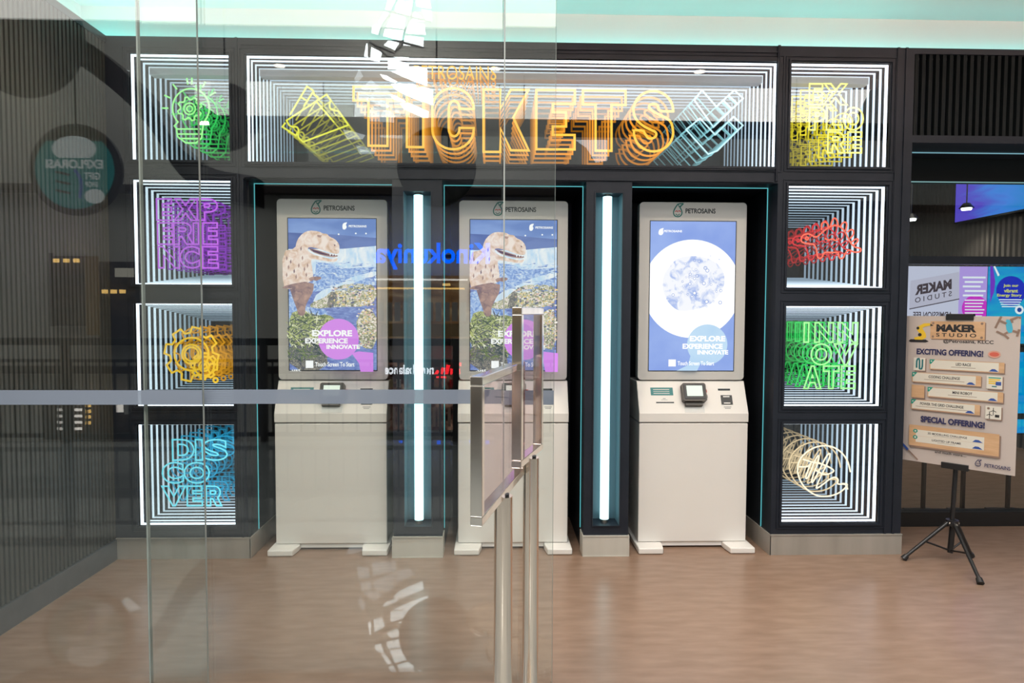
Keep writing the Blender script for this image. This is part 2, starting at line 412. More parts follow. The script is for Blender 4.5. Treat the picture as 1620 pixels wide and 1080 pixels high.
# pillars with a recessed tube
def pillar(x0, x1, label, lab2):
    xc = (x0+x1)/2; t = thing('light_pillar', label, 'pillar', (xc, W, 0), 'tube light pillars between the alcoves')
    s0, s1, z0, z1 = xc-.072, xc+.072, .165, 1.932
    b = MB()
    b.box(x0, s0, W, W+.12, 0.11, SOF, m_black).box(s1, x1, W, W+.12, .11, SOF, m_black).box(s0, s1, W, W+.12, .11, z0, m_black).box(s0, s1, W, W+.12, z1, SOF, m_black)
    b.box(x0, x1, W+.12, D, 0, SOF, m_black2)
    b.box(s0, s0+.002, W+.004, W+.12, z0, z1, m_slot_tint).box(s1-.002, s1, W+.004, W+.12, z0, z1, m_slot_tint).box(s0, s1, W+.117, W+.12, z0, z1, m_slot_tint)
    b.ring(Fr((0, W, 0)), s0-.006, s1+.006, z0-.006, z1+.006, .006, 0, .005, m_black)
    b.build('housing', t)
    g = MB().cyl((xc, W+.055, z0+.02), (xc, W+.055, z1-.01), .024, m_tube, n=20); g.build('tube', t)
    MB().cyl((xc, W+.055, z0), (xc, W+.055, z0+.02), .019, m_steel).cyl((xc, W+.055, z1-.01), (xc, W+.055, z1), .019, m_steel).build('tube_socket', t)
    MB().box(x0-.006, x1+.004, W-.012, W+.10, 0, .112, m_plinth_lit).ring(Fr((0, W-.012, 0)), x0-.006, x1+.004, 0, .112, .005, 0, .003, m_plinth_lit).build('plinth', t)
    return t
pillar(-.535, -.275, 'black pillar with a glowing cyan tube, seen through the glass between the first and middle kiosks', 0)
pillar(.480, .721, 'black pillar with a glowing cyan tube just left of the kiosk showing the moon', 0)

# ------------------------------------------------------------------ infinity-mirror light boxes
STEP = .057
def px2(x, y, Y=W+.03):
    p = atY(x, y, Y); return (p.x, p.z)
def lightbox(ap, label, art, neons, r=.0042, ncopy=8, led=16, group='infinity mirror light boxes', letters=None, nstep=1.75):
    a0, a1, z0, z1 = ap
    t = thing('infinity_mirror_light_box', label, 'light box', ((a0+a1)/2, W+.02, z0), group)
    depth = STEP*led+.04
    fr = Fr((0, W, 0)); b = MB()
    # mirror box: sides and back
    for q in ((a0-.004, a0, z0, z1), (a1, a1+.004, z0, z1), (a0-.004, a1+.004, z0-.004, z0), (a0-.004, a1+.004, z1, z1+.004)):
        b.box(q[0], q[1], W+.004, W+.02+depth, q[2], q[3], m_tunnel)
    b.box(a0-.004, a1+.004, W+.02+depth, W+.024+depth, z0, z1, m_tend)
    b.build('mirror_box', t)
    MB().fbox(fr, a0, a1, z0, z1, -.009, -.005, m_half).build('mirror_pane', t)
    g = 0.0005
    MB().ring(fr, a0+g, a1-g, z0+g, z1-g, .004, -.046, -.024, LEDK[0]).build('led_strip', t)
    b = MB()
    for k in range(1, led):
        m = LEDK[min(len(LEDK)-1, 1+k//2 if k > 1 else k)]
        sh = k*.0065 if ap[2] in (1.444, .806) else 0
        b.ring(fr, a0+g, a1-g, z0+g+sh, z1-g-sh, .0015 if not sh else .0032, -.044-k*STEP, -.024-k*STEP, m)
    tag(b.build('led_reflections', t), kind='stuff')
    f0 = Fr((0, W+.03, 0))
    if letters:
        for paths in letters:
            q = MB()
            for p, cl in paths: q.wire(f0, p, r, neons[0], cl)
            q.build('neon_letter', t)
    if art:
        q = MB()
        for p, cl in art: q.wire(f0, p, r, neons[0], cl)
        q.build('neon_drawing', t)
    al = list(art)+[x for l in (letters or []) for x in l]
    q = MB()
    for k in range(1, ncopy):
        m = neons[min(len(neons)-1, k)]
        for p, cl in al: q.wire(f0, p, r*.9, m, cl, n=5, w=-k*nstep*STEP)
    tag(q.build('neon_reflections', t), kind='stuff')
    return t
def L(ch, x0, x1, y0, y1, off=.045):
    """letter outlines fitted in a pixel box of the photograph, on the sign's plane"""
    p, q = px2(x0, y1), px2(x1, y0)
    if ch == 'R':
        o = [(0, 0), (0, 1), (.56, 1)]+circ(.56, .69, .36, .31, 10, pi/2, -pi/3)[1:]+[(1, 0), (.66, 0), (.42, .36), (.28, .36), (.28, 0)]
        c = [(.28, .60), (.28, .77), (.54, .77)]+circ(.54, .685, .09, .085, 6, pi/2, -pi/2)[1:]
        return [([(p[0]+(q[0]-p[0])*x, p[1]+(q[1]-p[1])*y) for x, y in k], True) for k in (o, c)]
    return [(l, True) for l in loops(ch, off, (p[0], q[0], p[1], q[1]))]
def PX(pts, cl=True, Y=W+.03): return ([px2(*p) for p in pts], cl)
def CR(x, y, r, ry=None, t0=0, t1=2*pi, n=28):
    return PX(circ(x, y, r, ry, n, t0, t1), abs(t1-t0-2*pi) < 1e-6)

# green light bulb, top of the left column
art = [PX([(302.0+29*cos(t), 171+31*sin(t)) for t in [radians(a) for a in range(135, 406, 9)]]+[(320, 207), (319, 218), (310, 226), (294, 226), (281, 216), (279, 203), (276, 199)], True),
       PX([(280, 204), (318, 204)], False), PX([(282, 212), (318, 212)], False), PX([(283, 219), (316, 219)], False), CR(300, 172, 9), CR(300, 172, 4.5)]
gear = []
for i in range(32):
    rr = 19 if (i//2) % 2 else 14.5; gear.append((300+rr*cos(2*pi*i/32), 172+rr*sin(2*pi*i/32)))
art.append(PX(gear))
for a in (180, 205, 232, 262, 272, 300, 328):
    c, s_ = cos(radians(a)), sin(radians(a)); art.append(PX([(302+36*c, 171+38*s_), (302+46*c, 171+48*s_)], False))
lightbox(OPEN[0], 'light box with a green neon light bulb, topmost in the left column', art, N_GREEN)
# purple EXPERIENCE
def row(org, sc, spec, y0, y1, off=.045):
    return [L(ch, org[0]+a/sc, org[0]+b_/sc, org[1]+y0/sc, org[1]+y1/sc, off) for ch, a, b_ in spec]
o, s_ = (200, 270), 5.145
lt = row(o, s_, (('E', 248, 368), ('X', 392, 570), ('P', 578, 738)), 230, 402)+row(o, s_, (('E', 256, 374), ('R', 388, 538), ('I', 548, 585), ('E', 625, 740)), 425, 597)+row(o, s_, (('N', 262, 430), ('C', 440, 592), ('E', 622, 744)), 618, 790)
lightbox(OPEN[1], 'light box reading EXPERIENCE in purple neon, second down in the left column', [], N_PURPLE, letters=lt, ncopy=7)
# golden gears
def gearpts(cx, cy_, ro, ri, n, ph=0):
    o = []
    for i in range(n):
        for da, rr in ((-.34, ri), (-.22, ro), (.22, ro), (.34, ri)):
            t = ph+2*pi*(i+da)/n; o.append((cx+rr*cos(t), cy_+rr*sin(t)))
    return o
art = [PX(gearpts(303, 560, 43, 34, 8, .2)), CR(303, 560, 27, 26), CR(303, 560, 15, 15), CR(303, 560, 11, 11), CR(323, 579, 15.5, 15), CR(323, 579, 8), CR(323, 579, 4), PX(gearpts(323, 579, 21, 17, 8, .1)), CR(341, 601, 3.5)]
lightbox(OPEN[2], 'light box with golden neon gear wheels, third down in the left column', art, N_GOLD, r=.0052)
o, s_ = (190, 650), 4.32
lt = row(o, s_, (('D', 360, 502), ('I', 517, 560), ('S', 575, 730)), 195, 335)+row(o, s_, (('C', 290, 430), ('O', 440, 608)), 352, 492)+row(o, s_, (('V', 288, 446), ('E', 460, 560), ('R', 590, 692)), 513, 647)
lightbox(OPEN[3], 'light box reading DISCOVER in light blue neon, lowest in the left column', [], N_CYAN, letters=lt)
# right column
o, s_ = (1240, 100), 6.35
lt = row(o, s_, (('E', 255, 392), ('X', 400, 640)), 208, 415)+row(o, s_, (('P', 255, 420), ('L', 430, 590), ('O', 596, 800)), 446, 668)+row(o, s_, (('R', 440, 618), ('E', 640, 785)), 692, 898)
lightbox(OPEN[4], 'light box reading EXPLORE in yellow neon, topmost in the right column', [], N_LEMON, letters=lt, ncopy=9)
q = lambda pts: [(1240+x/9.82, 320+y/9.82) for x, y in pts]
art = [PX(q(smooth([(460, 648), (340, 640), (275, 615), (265, 560), (300, 505), (370, 485), (420, 500), (480, 540), (530, 530), (600, 460), (700, 385), (790, 355), (880, 375), (950, 450), (1000, 560), (1050, 650), (1110, 700), (1200, 712), (1195, 770), (1080, 775), (1020, 730), (950, 790), (930, 860), (880, 880), (850, 830), (850, 770), (760, 780), (620, 770), (600, 850), (560, 875), (520, 850), (515, 760), (490, 680)], 2, True))),
       PX(q(smooth([(590, 430), (580, 340), (620, 300), (680, 320), (700, 395)], 2)), False), PX(q(smooth([(725, 370), (750, 280), (790, 235), (830, 280), (845, 360)], 2)), False),
       PX(q(smooth([(885, 380), (900, 330), (950, 300), (985, 330), (960, 440)], 2)), False), PX(q(smooth([(990, 460), (1040, 420), (1085, 430), (1085, 500), (1030, 560)], 2)), False),
       PX(q(smooth([(1050, 620), (1110, 570), (1155, 565), (1150, 610), (1080, 670)], 2)), False), PX(q(smooth([(640, 560), (700, 590), (760, 560), (800, 600), (860, 560)], 2)), False), CR(1240+360/9.82, 320+560/9.82, 2.2)]
lightbox(OPEN[5], 'light box with a red neon dinosaur with back plates, second down in the right column', art, N_RED, ncopy=10)
o, s_ = (1240, 480), 6.75
lt = row(o, s_, (('I', 215, 268), ('N', 330, 530), ('N', 575, 790)), 205, 412)+row(o, s_, (('O', 290, 510), ('V', 535, 785)), 432, 652)+row(o, s_, (('A', 215, 400), ('T', 420, 590), ('E', 612, 765)), 668, 905)
lightbox(OPEN[6], 'light box reading INNOVATE in green neon, third down in the right column', [], N_GREEN, letters=lt, ncopy=9)
q = lambda pts: [(1235+x/6.75, 670+y/6.75) for x, y in pts]
art = [PX(q(smooth([(745, 515), (720, 400), (650, 300), (540, 235), (400, 235), (270, 300), (190, 400), (175, 520), (230, 660), (360, 765), (480, 780), (600, 755), (690, 690), (720, 640), (650, 640)], 2)), False),
       PX(q(smooth([(200, 460), (300, 460), (330, 400), (260, 580), (290, 590), (390, 330), (420, 360), (320, 620), (350, 630), (500, 310), (545, 330), (370, 680), (400, 690), (560, 560), (620, 590), (600, 650), (700, 640), (715, 700)], 2)), False),
       PX(q(smooth([(240, 380), (340, 410), (450, 430), (570, 490), (560, 520), (470, 550), (380, 500)], 2)), False)]
lightbox(OPEN[7], 'light box with a cream neon scribbled planet, lowest in the right column', art, N_CREAM, ncopy=10)
# TICKETS sign
def P2(l, cl=True): return PX(l, cl)
T1 = [P2([(559.4, 137), (630.7, 137.6), (630.7, 159.4), (613, 159.2), (613, 230.7), (583, 230.4), (583, 159), (559.4, 158.7)])]
I1 = [P2([(643.7, 138), (669.6, 138.2), (669.6, 232.8), (643.7, 232.4)])]
def arc(cx, cy_, rx, ry, a, b_, n=16): return [(cx+rx*cos(radians(a+(b_-a)*i/n)), cy_+ry*sin(radians(a+(b_-a)*i/n))) for i in range(n+1)]
C1 = [P2(arc(716.7, 171, 32.8, 31.5, 0, -180)+arc(716.7, 204.5, 32.8, 31.5, 180, 0)+[(749.5, 202.4), (727, 202.2)]+arc(718.4, 203, 8.6, 12.5, 0, 180, 10)+arc(718.4, 172, 8.6, 12.5, 180, 360, 10)+[(727, 172.2), (749.5, 172.4)])]
K1 = [P2([(765, 141.3), (791.5, 141.6), (791.5, 172), (808, 142), (836, 142.2), (812, 186), (836.5, 238), (808, 237.6), (792, 203), (791.5, 240.3), (765, 240)])]
E1 = [P2([(848.5, 142.3), (909.5, 142.6), (909.5, 164.6), (874.5, 164.3), (874.5, 177.5), (895.5, 177.7), (895.5, 200), (874.5, 199.8), (874.5, 213.2), (909, 213.5), (909, 236.3), (848.5, 236)])]
T2 = [P2([(922.2, 143), (989.6, 143.4), (989.6, 166), (967.4, 165.8), (967.4, 238.5), (942.2, 238.2), (942.2, 165.5), (922.2, 165.3)])]
Sg = [(1065, 176.2)]+arc(1033.5, 175, 31.5, 31.2, 0, -180, 16)+[(1004.5, 187), (1016, 198.5), (1031, 206)]+arc(1029.5, 212.5, 9, 6.5, -50, 120, 8)+arc(1026, 209, 22, 11, 110, 158, 3)[:0]+[(1020, 211), (1018, 206), (1002.5, 206)]+arc(1034, 208.5, 31.2, 31, 184, 0, 16)+[(1062, 192), (1050, 184.5), (1036, 178), (1027, 171)]+arc(1034, 169, 7.5, 4.8, 180, 340, 7)+[(1042.5, 175.8)]
S1 = [P2(smooth(Sg, 1, True))]
art = []
yq = lambda pts: [(435+x/9, 120+y/9) for x, y in pts]
ty = [PX(yq([(215, 550), (455, 150), (545, 210)]), False), PX(yq([(380, 310), (440, 345)]), False), PX(yq([(545, 215), (560, 270), (610, 310)]), False),
      PX(yq([(150, 665), (105, 725), (300, 850), (320, 800)]), False), PX(yq([(545, 225), (410, 430)]), False),
      PX(yq([(735, 265), (165, 635)]+smooth([(200, 700), (250, 730), (310, 720), (340, 770), (325, 850), (345, 890)], 1)+[(400, 940), (1045, 700), (955, 570)]+smooth([(900, 500), (830, 490), (780, 460), (775, 400), (795, 350)], 1))), PX(yq([(590, 365), (840, 660)]), False)]
ic = lambda pts: [(900+x/3.857, 70+y/3.857) for x, y in pts]
tw = [PX(ic([(812, 280), (900, 380), (1010, 280), (1063, 330), (882, 505), (765, 340)])), PX(ic([(800, 452), (892, 552), (1005, 442), (1062, 495), (905, 650), (850, 670), (715, 520)])),
      PX(ic([(975, 312), (1028, 362)]), False), PX(ic([(942, 342), (995, 395)]), False), PX(ic([(975, 470), (1030, 525)]), False)]
tk = lightbox(OPEN[8], 'long light box sign reading TICKETS in orange neon over the kiosks', [], N_ORANGE, r=.0062, ncopy=6, led=14, letters=[T1, I1, C1, K1, E1, T2, S1], group=None)
def drawing(t, art, neons, r, ncopy, w0=0.0, name='neon_drawing'):
    f0 = Fr((0, W+.03, 0)); q = MB()
    for p, cl in art: q.wire(f0, p, r, neons[0], cl, w=w0)
    q.build(name, t); q = MB()
    for k in range(1, ncopy):
        m = neons[min(len(neons)-1, k)]
        for p, cl in art: q.wire(f0, p, r*.9, m, cl, n=5, w=w0-k*1.75*STEP)
    tag(q.build(name+'_reflections', t), kind='stuff')
tag([drawing(tk, ty, N_YELLOW, .0045, 8), [c for c in tk.children][-2]][1], 'two overlapping tickets in yellow neon')
drawing(tk, tw, N_ICE, .0040, 8, name='neon_symbol')
q = MB(); f0 = Fr((0, W+.03, 0)); fc = px2(653, 124)
p0, p1 = px2(655, 125), px2(785, 105)
q.text(f0, 'PETROSAINS', p0[0], p1[0], p0[1], p1[1], N_ORANGE[0], bold=-.004); q.build('small_neon_name', tk); q = MB()
for k in range(1, 5):
    q.text(f0, 'PETROSAINS', p0[0], p1[0], p0[1], p1[1], N_ORANGE[min(k, 5)], w=-k*1.75*STEP, bold=-.004)
tag(q.build('small_neon_name_reflections', tk), kind='stuff')

# ------------------------------------------------------------------ logo drop (flat mark: drop outline with a flag tip and a face of curves)
def drop(b, fr, x, z, h, m, m2=None, wd=.09):
    """droplet mark of height h with its lower centre at x,z"""
    s = h
    path = [(x+.42*s, z+.98*s), (x+.02*s, z+.96*s), (x-.10*s, z+.80*s), (x-.26*s, z+.55*s), (x-.33*s, z+.30*s), (x-.24*s, z+.08*s), (x, z-.0*s), (x+.24*s, z+.08*s), (x+.33*s, z+.30*s), (x+.26*s, z+.55*s), (x+.14*s, z+.72*s), (x+.42*s, z+.98*s)]
    P = smooth(path, 1)
    b.prism(fr, stroke(P, wd*s), 0.0004, .0016, m) if False else b.poly(fr, stroke(P, wd*s), m, .0012)
    b.poly(fr, stroke([(x+.02*s, z+.96*s), (x+.10*s, z+.74*s), (x+.42*s, z+.98*s)], wd*.7*s), m, .0013)
    m2 = m2 or m
    b.poly(fr, stroke(smooth([(x-.20*s, z+.38*s), (x-.08*s, z+.46*s), (x+.02*s, z+.36*s)], 1), wd*.7*s), m2, .0013)
    b.poly(fr, stroke(smooth([(x+.04*s, z+.42*s), (x+.14*s, z+.46*s), (x+.22*s, z+.36*s)], 1), wd*.7*s), m2, .0014)
    b.poly(fr, stroke(smooth([(x-.16*s, z+.22*s), (x, z+.10*s), (x+.16*s, z+.22*s)], 1), wd*.7*s), m, .0014)

# ------------------------------------------------------------------ screen pictures (emissive flat artwork of the two shows)
def pic(name, nodes):
    m = bpy.data.materials.new(name); m.use_nodes = True; nt = m.node_tree; nt.nodes.clear()
    e = nt.nodes.new('ShaderNodeEmission'); o = nt.nodes.new('ShaderNodeOutputMaterial'); nt.links.new(e.outputs[0], o.inputs[0])
    tc = nt.nodes.new('ShaderNodeTexCoord'); r = nt.nodes.new('ShaderNodeValToRGB'); t, sc, st, cols, dist = nodes
    mp = nt.nodes.new('ShaderNodeMapping'); mp.inputs['Scale'].default_value = st; nt.links.new(tc.outputs['Object'], mp.inputs[0])
    n = nt.nodes.new('ShaderNodeTexNoise' if t == 'n' else 'ShaderNodeTexVoronoi')
    n.inputs['Scale'].default_value = sc
    if t == 'n': n.inputs['Detail'].default_value = 5; n.inputs['Distortion'].default_value = dist
    nt.links.new(mp.outputs[0], n.inputs[0]); nt.links.new(n.outputs[0], r.inputs[0])
    el = r.color_ramp.elements
    while len(el) < len(cols): el.new(.5)
    for i, (p, c) in enumerate(cols): el[i].position = p; el[i].color = (*rgb(*c), 1)
    nt.links.new(r.outputs[0], e.inputs[0]); return m
s_sky = pic('show_sky', ('n', 3, (1, 1, 3), [(.35, (112, 142, 205)), (.65, (150, 178, 232))], 0))
s_band = pic('show_dusk', ('n', 4, (1, 1, 3), [(.35, (88, 110, 172)), (.65, (116, 138, 196))], 0))
s_mist = pic('show_mist', ('n', 12, (2, 1, 1), [(.35, (196, 226, 252)), (.65, (250, 253, 255))], 1))
s_far = pic('show_far', ('n', 34, (1, 1, 1), [(.3, (96, 130, 200)), (.5, (160, 190, 240)), (.7, (225, 240, 252))], 2))
s_lake = pic('show_lake', ('n', 26, (1, 1, 3), [(.3, (98, 116, 184)), (.6, (140, 160, 216)), (.8, (190, 205, 240))], 1))
s_rock = pic('show_rocks', ('n', 85, (1, 1, 1), [(.3, (90, 96, 110)), (.48, (190, 190, 150)), (.6, (250, 240, 235)), (.75, (240, 180, 190))], 1))
s_leaf = pic('show_leaves', ('n', 75, (1, 1, 1.2), [(.30, (70, 84, 96)), (.45, (120, 136, 96)), (.56, (206, 210, 140)), (.7, (248, 246, 220))], 3))
s_shrub = pic('show_shrub', ('n', 95, (1, 1, 1), [(.3, (60, 70, 110)), (.5, (120, 120, 110)), (.7, (210, 200, 190))], 2))
s_skin = pic('show_skin', ('n', 26, (1, 1, 1), [(.3, (214, 180, 150)), (.45, (240, 212, 196)), (.6, (252, 236, 226))], 1))
s_skin2 = pic('show_skin_shade', ('n', 30, (1, 1, 1), [(.3, (130, 108, 118)), (.7, (200, 164, 150))], 1))
s_pink = glow('show_pink', rgb(226, 148, 246), 1); s_white = glow('show_white', (1, 1, 1), 1.1); s_mouth = glow('show_dark', rgb(90, 60, 90), 1)
s_moonbg = pic('show_space', ('n', 3, (1, 1, 1), [(.3, (134, 160, 228)), (.7, (166, 190, 242))], 0))
s_moon = glow('show_moon', (.97, .98, 1), 1.15)
s_crater = pic('show_craters', ('n', 19, (1, 1, 1), [(.34, (178, 196, 240)), (.45, (222, 230, 250)), (.53, (248, 250, 255))], 1))
s_bub = pic('show_bubble', ('n', 5, (1, 1, 1), [(.3, (184, 216, 244)), (.7, (206, 232, 250))], 0)); s_dot = glow('show_crater_rim', rgb(150, 172, 224), 1)
SW, SH = .477, .828
def crop_map(l, r, t, bt):
    return lambda pts: [((x-(l+r)/2)/(r-l)*SW, .984+(bt-y)/(bt-t)*SH) for x, y in pts]
def inscreen(pts): return clip(pts, -SW/2, SW/2, .984, .984+SH)
def dino_screen(fr):
    b = MB(); k = crop_map(132, 617, 158, 990); lay = [.0]
    def P(pts, m, sm=0):
        lay[0] += .00012; q = smooth(pts, sm, True) if sm else pts; b.poly(fr, inscreen(k(q)), m, lay[0])
    P([(132, 158), (617, 158), (617, 990), (132, 990)], s_lake)
    P([(132, 158), (617, 158), (617, 260), (132, 250)], s_sky); P([(132, 235), (400, 245), (617, 262), (617, 312), (450, 325), (132, 335)], s_band)
    P([(132, 325), (430, 322), (617, 305), (617, 440), (132, 470)], s_mist); P([(285, 395), (380, 405), (420, 430), (617, 420), (617, 520), (250, 560), (280, 450)], s_far)
    P([(290, 560), (400, 520), (470, 480), (560, 455), (617, 440), (617, 470), (540, 490), (470, 520), (420, 560), (330, 610), (260, 625)], s_mist, 1)
    P([(250, 620), (330, 590), (360, 560), (420, 520), (500, 510), (617, 520), (617, 600), (560, 640), (400, 640), (250, 655)], s_rock, 1)
    P([(132, 560), (180, 540), (230, 640), (330, 655), (360, 700), (132, 720)], s_far)
    P([(360, 560), (390, 545), (400, 600), (370, 650), (340, 640)], s_shrub, 1)
    P([(132, 680), (200, 655), (280, 690), (350, 680), (400, 720), (340, 830), (350, 940), (230, 930), (132, 880)], s_leaf, 1)
    P([(132, 840), (240, 800), (330, 860), (350, 990), (132, 990)], s_shrub, 1); P([(500, 680), (617, 640), (617, 880), (520, 860)], s_rock, 1)
    rn = random.Random(5)
    lc = [glow('leaf_tone', rgb(*c), 1) for c in ((64, 82, 84), (112, 132, 80), (186, 196, 120), (240, 240, 206), (98, 104, 110))]
    rc = [glow('pebble_tone', rgb(*c), 1) for c in ((250, 246, 238), (226, 190, 176), (150, 150, 120), (110, 116, 140), (240, 214, 150))]
    for _ in range(420):      # fern blades and twigs, lower left
        x = rn.uniform(134, 360); y = rn.uniform(665+40*abs(x-240)/120, 930); a = rn.uniform(-.9, .9)+(0 if rn.random() < .6 else 1.6); l = rn.uniform(10, 34); wd = rn.uniform(1.5, 4)
        c, s_ = cos(a), sin(a); P([(x-c*l, y-s_*l), (x-s_*wd, y+c*wd), (x+c*l, y+s_*l), (x+s_*wd, y-c*wd)], rn.choice(lc if y < 860 else lc[:2]+lc[4:]))
    for _ in range(260):      # pebbles and flowers on the bank
        x, y = (rn.uniform(380, 612), rn.uniform(535, 640)) if rn.random() < .6 else (rn.uniform(525, 614), rn.uniform(650, 870))
        P(circ(x, y, rn.uniform(3, 9), rn.uniform(2, 6), n=7, t0=rn.random(), t1=rn.random()*0+2*pi), rn.choice(rc))
    for _ in range(140):      # mist streaks over the water
        x = rn.uniform(290, 612); y = rn.uniform(400, 560); P([(x, y), (x+rn.uniform(8, 50), y-rn.uniform(0, 6)), (x+rn.uniform(8, 40), y+2)], rn.choice((s_mist, s_sky, s_far)))
    P([(165, 530), (300, 505), (296, 560), (272, 600), (252, 640), (250, 690), (215, 690), (205, 650), (186, 600)], s_skin2, 1)
    P([(132, 345), (200, 335), (212, 285), (240, 252), (275, 235), (330, 240), (350, 252), (372, 252), (385, 268), (415, 280), (436, 305), (440, 335), (432, 362), (380, 352), (330, 332), (275, 322), (266, 338), (290, 362), (350, 378), (400, 388), (432, 380), (418, 403), (370, 400), (310, 388), (284, 388), (290, 430), (298, 480), (286, 508), (200, 535), (170, 550), (132, 540)], s_skin, 1)
    P([(268, 326), (330, 342), (380, 358), (430, 366), (428, 374), (400, 378), (345, 368), (292, 350)], s_skin2, 1); P([(275, 330), (330, 348), (380, 363), (430, 368), (400, 371), (345, 362), (300, 348)], s_mouth)
    for x, y in ((150, 380), (172, 400), (160, 430), (190, 450), (215, 420), (235, 380), (228, 330), (245, 440), (262, 420), (200, 480), (150, 470), (255, 470)): P([(x, y), (x+6, y-12), (x+9, y+4), (x+3, y+16)], s_skin2)
    for x in (385, 400, 414): P([(x, 358), (x+8, 360), (x+3, 372)], s_white)
    P([(320, 258), (345, 262), (338, 274), (322, 270)], s_skin2); P([(408, 308), (418, 312), (414, 320)], s_mouth)
    P([(270, 485), (330, 478), (345, 490), (310, 505), (300, 498), (280, 508)], s_skin2, 1)
    P([(132, 535), (180, 520), (270, 505), (260, 520), (190, 545), (132, 545)], s_skin2, 1)
    for x, y in ((435, 255), (527, 250), (582, 250)): P(circ(x, y, 4.5, n=10), s_white)
    P(circ(430, 815, 110, n=40), s_pink); P([(500, 890), (540, 880), (617, 888), (617, 990), (548, 990), (540, 945)], s_pink)
    def T(t, x0, x1, y0, y1, bold=.03):
        lay[0] += .00012; (a0, b0), (a1, b1) = k([(x0, y1)])[0], k([(x1, y0)])[0]; b.text(fr, t, a0, a1, b0, b1, s_white, lay[0], bold)
    T('EXPLORE', 288, 504, 766, 800, .045); T('EXPERIENCE', 250, 480, 810, 838, .045); T('INNOVATE', 365, 545, 844, 868, .045)
    P([(252, 930), (293, 930), (293, 970), (252, 970)], s_white); T('Touch Screen To Start', 303, 515, 938, 962, .02)
    T('PETROSAINS', 490, 585, 206, 218, .03); P([(455, 212), (460, 196), (482, 190), (478, 200), (474, 206), (480, 216), (472, 230), (458, 230)], s_white, 1)
    T('.ust', 168, 225, 976, 988, .02)
    return b
def moon_screen(fr):
    b = MB(); k = crop_map(124, 579, 170, 965); lay = [.0]
    def P(pts, m, sm=0):
        lay[0] += .00012; q = smooth(pts, sm, True) if sm else pts; b.poly(fr, inscreen(k(q)), m, lay[0])
    P([(124, 170), (579, 170), (579, 965), (124, 965)], s_moonbg)
    P(circ(350, 528, 262, n=64), s_moon)
    P([(220, 420), (260, 370), (330, 350), (430, 360), (510, 410), (530, 490), (500, 560), (440, 620), (360, 640), (280, 650), (220, 600), (190, 530), (195, 460)], s_crater, 2)
    rnd = random.Random(3)
    for _ in range(60):
        x = min(500, max(230, rnd.gauss(385, 62))); y = rnd.gauss(500, 62); r = rnd.choice((3, 4, 4, 5, 6, 8, 10))
        P(circ(x, y, r, n=12), s_dot); P(circ(x, y, r*.68, n=12), s_moon if rnd.random() < .6 else s_crater)
    P(circ(432, 825, 108, n=40), s_bub); P([(345, 880), (400, 920), (380, 965), (270, 965), (330, 935)], s_bub)
    def T(t, x0, x1, y0, y1, bold=.03):
        lay[0] += .00012; (a0, b0), (a1, b1) = k([(x0, y1)])[0], k([(x1, y0)])[0]; b.text(fr, t, a0, a1, b0, b1, s_white, lay[0], bold)
    T('EXPLORE', 338, 528, 778, 808, .045); T('EXPERIENCE', 300, 515, 820, 848, .045); T('INNOVATE', 380, 545, 854, 878, .045)
    P([(226, 905), (265, 905), (265, 942), (226, 942)], s_white); T('Touch Screen To Start', 275, 470, 914, 936, .02)
    T('PETROSAINS', 192, 288, 218, 230, .03); P([(162, 232), (168, 214), (192, 206), (186, 218), (190, 234), (180, 246), (166, 244)], s_white, 1)
    return b

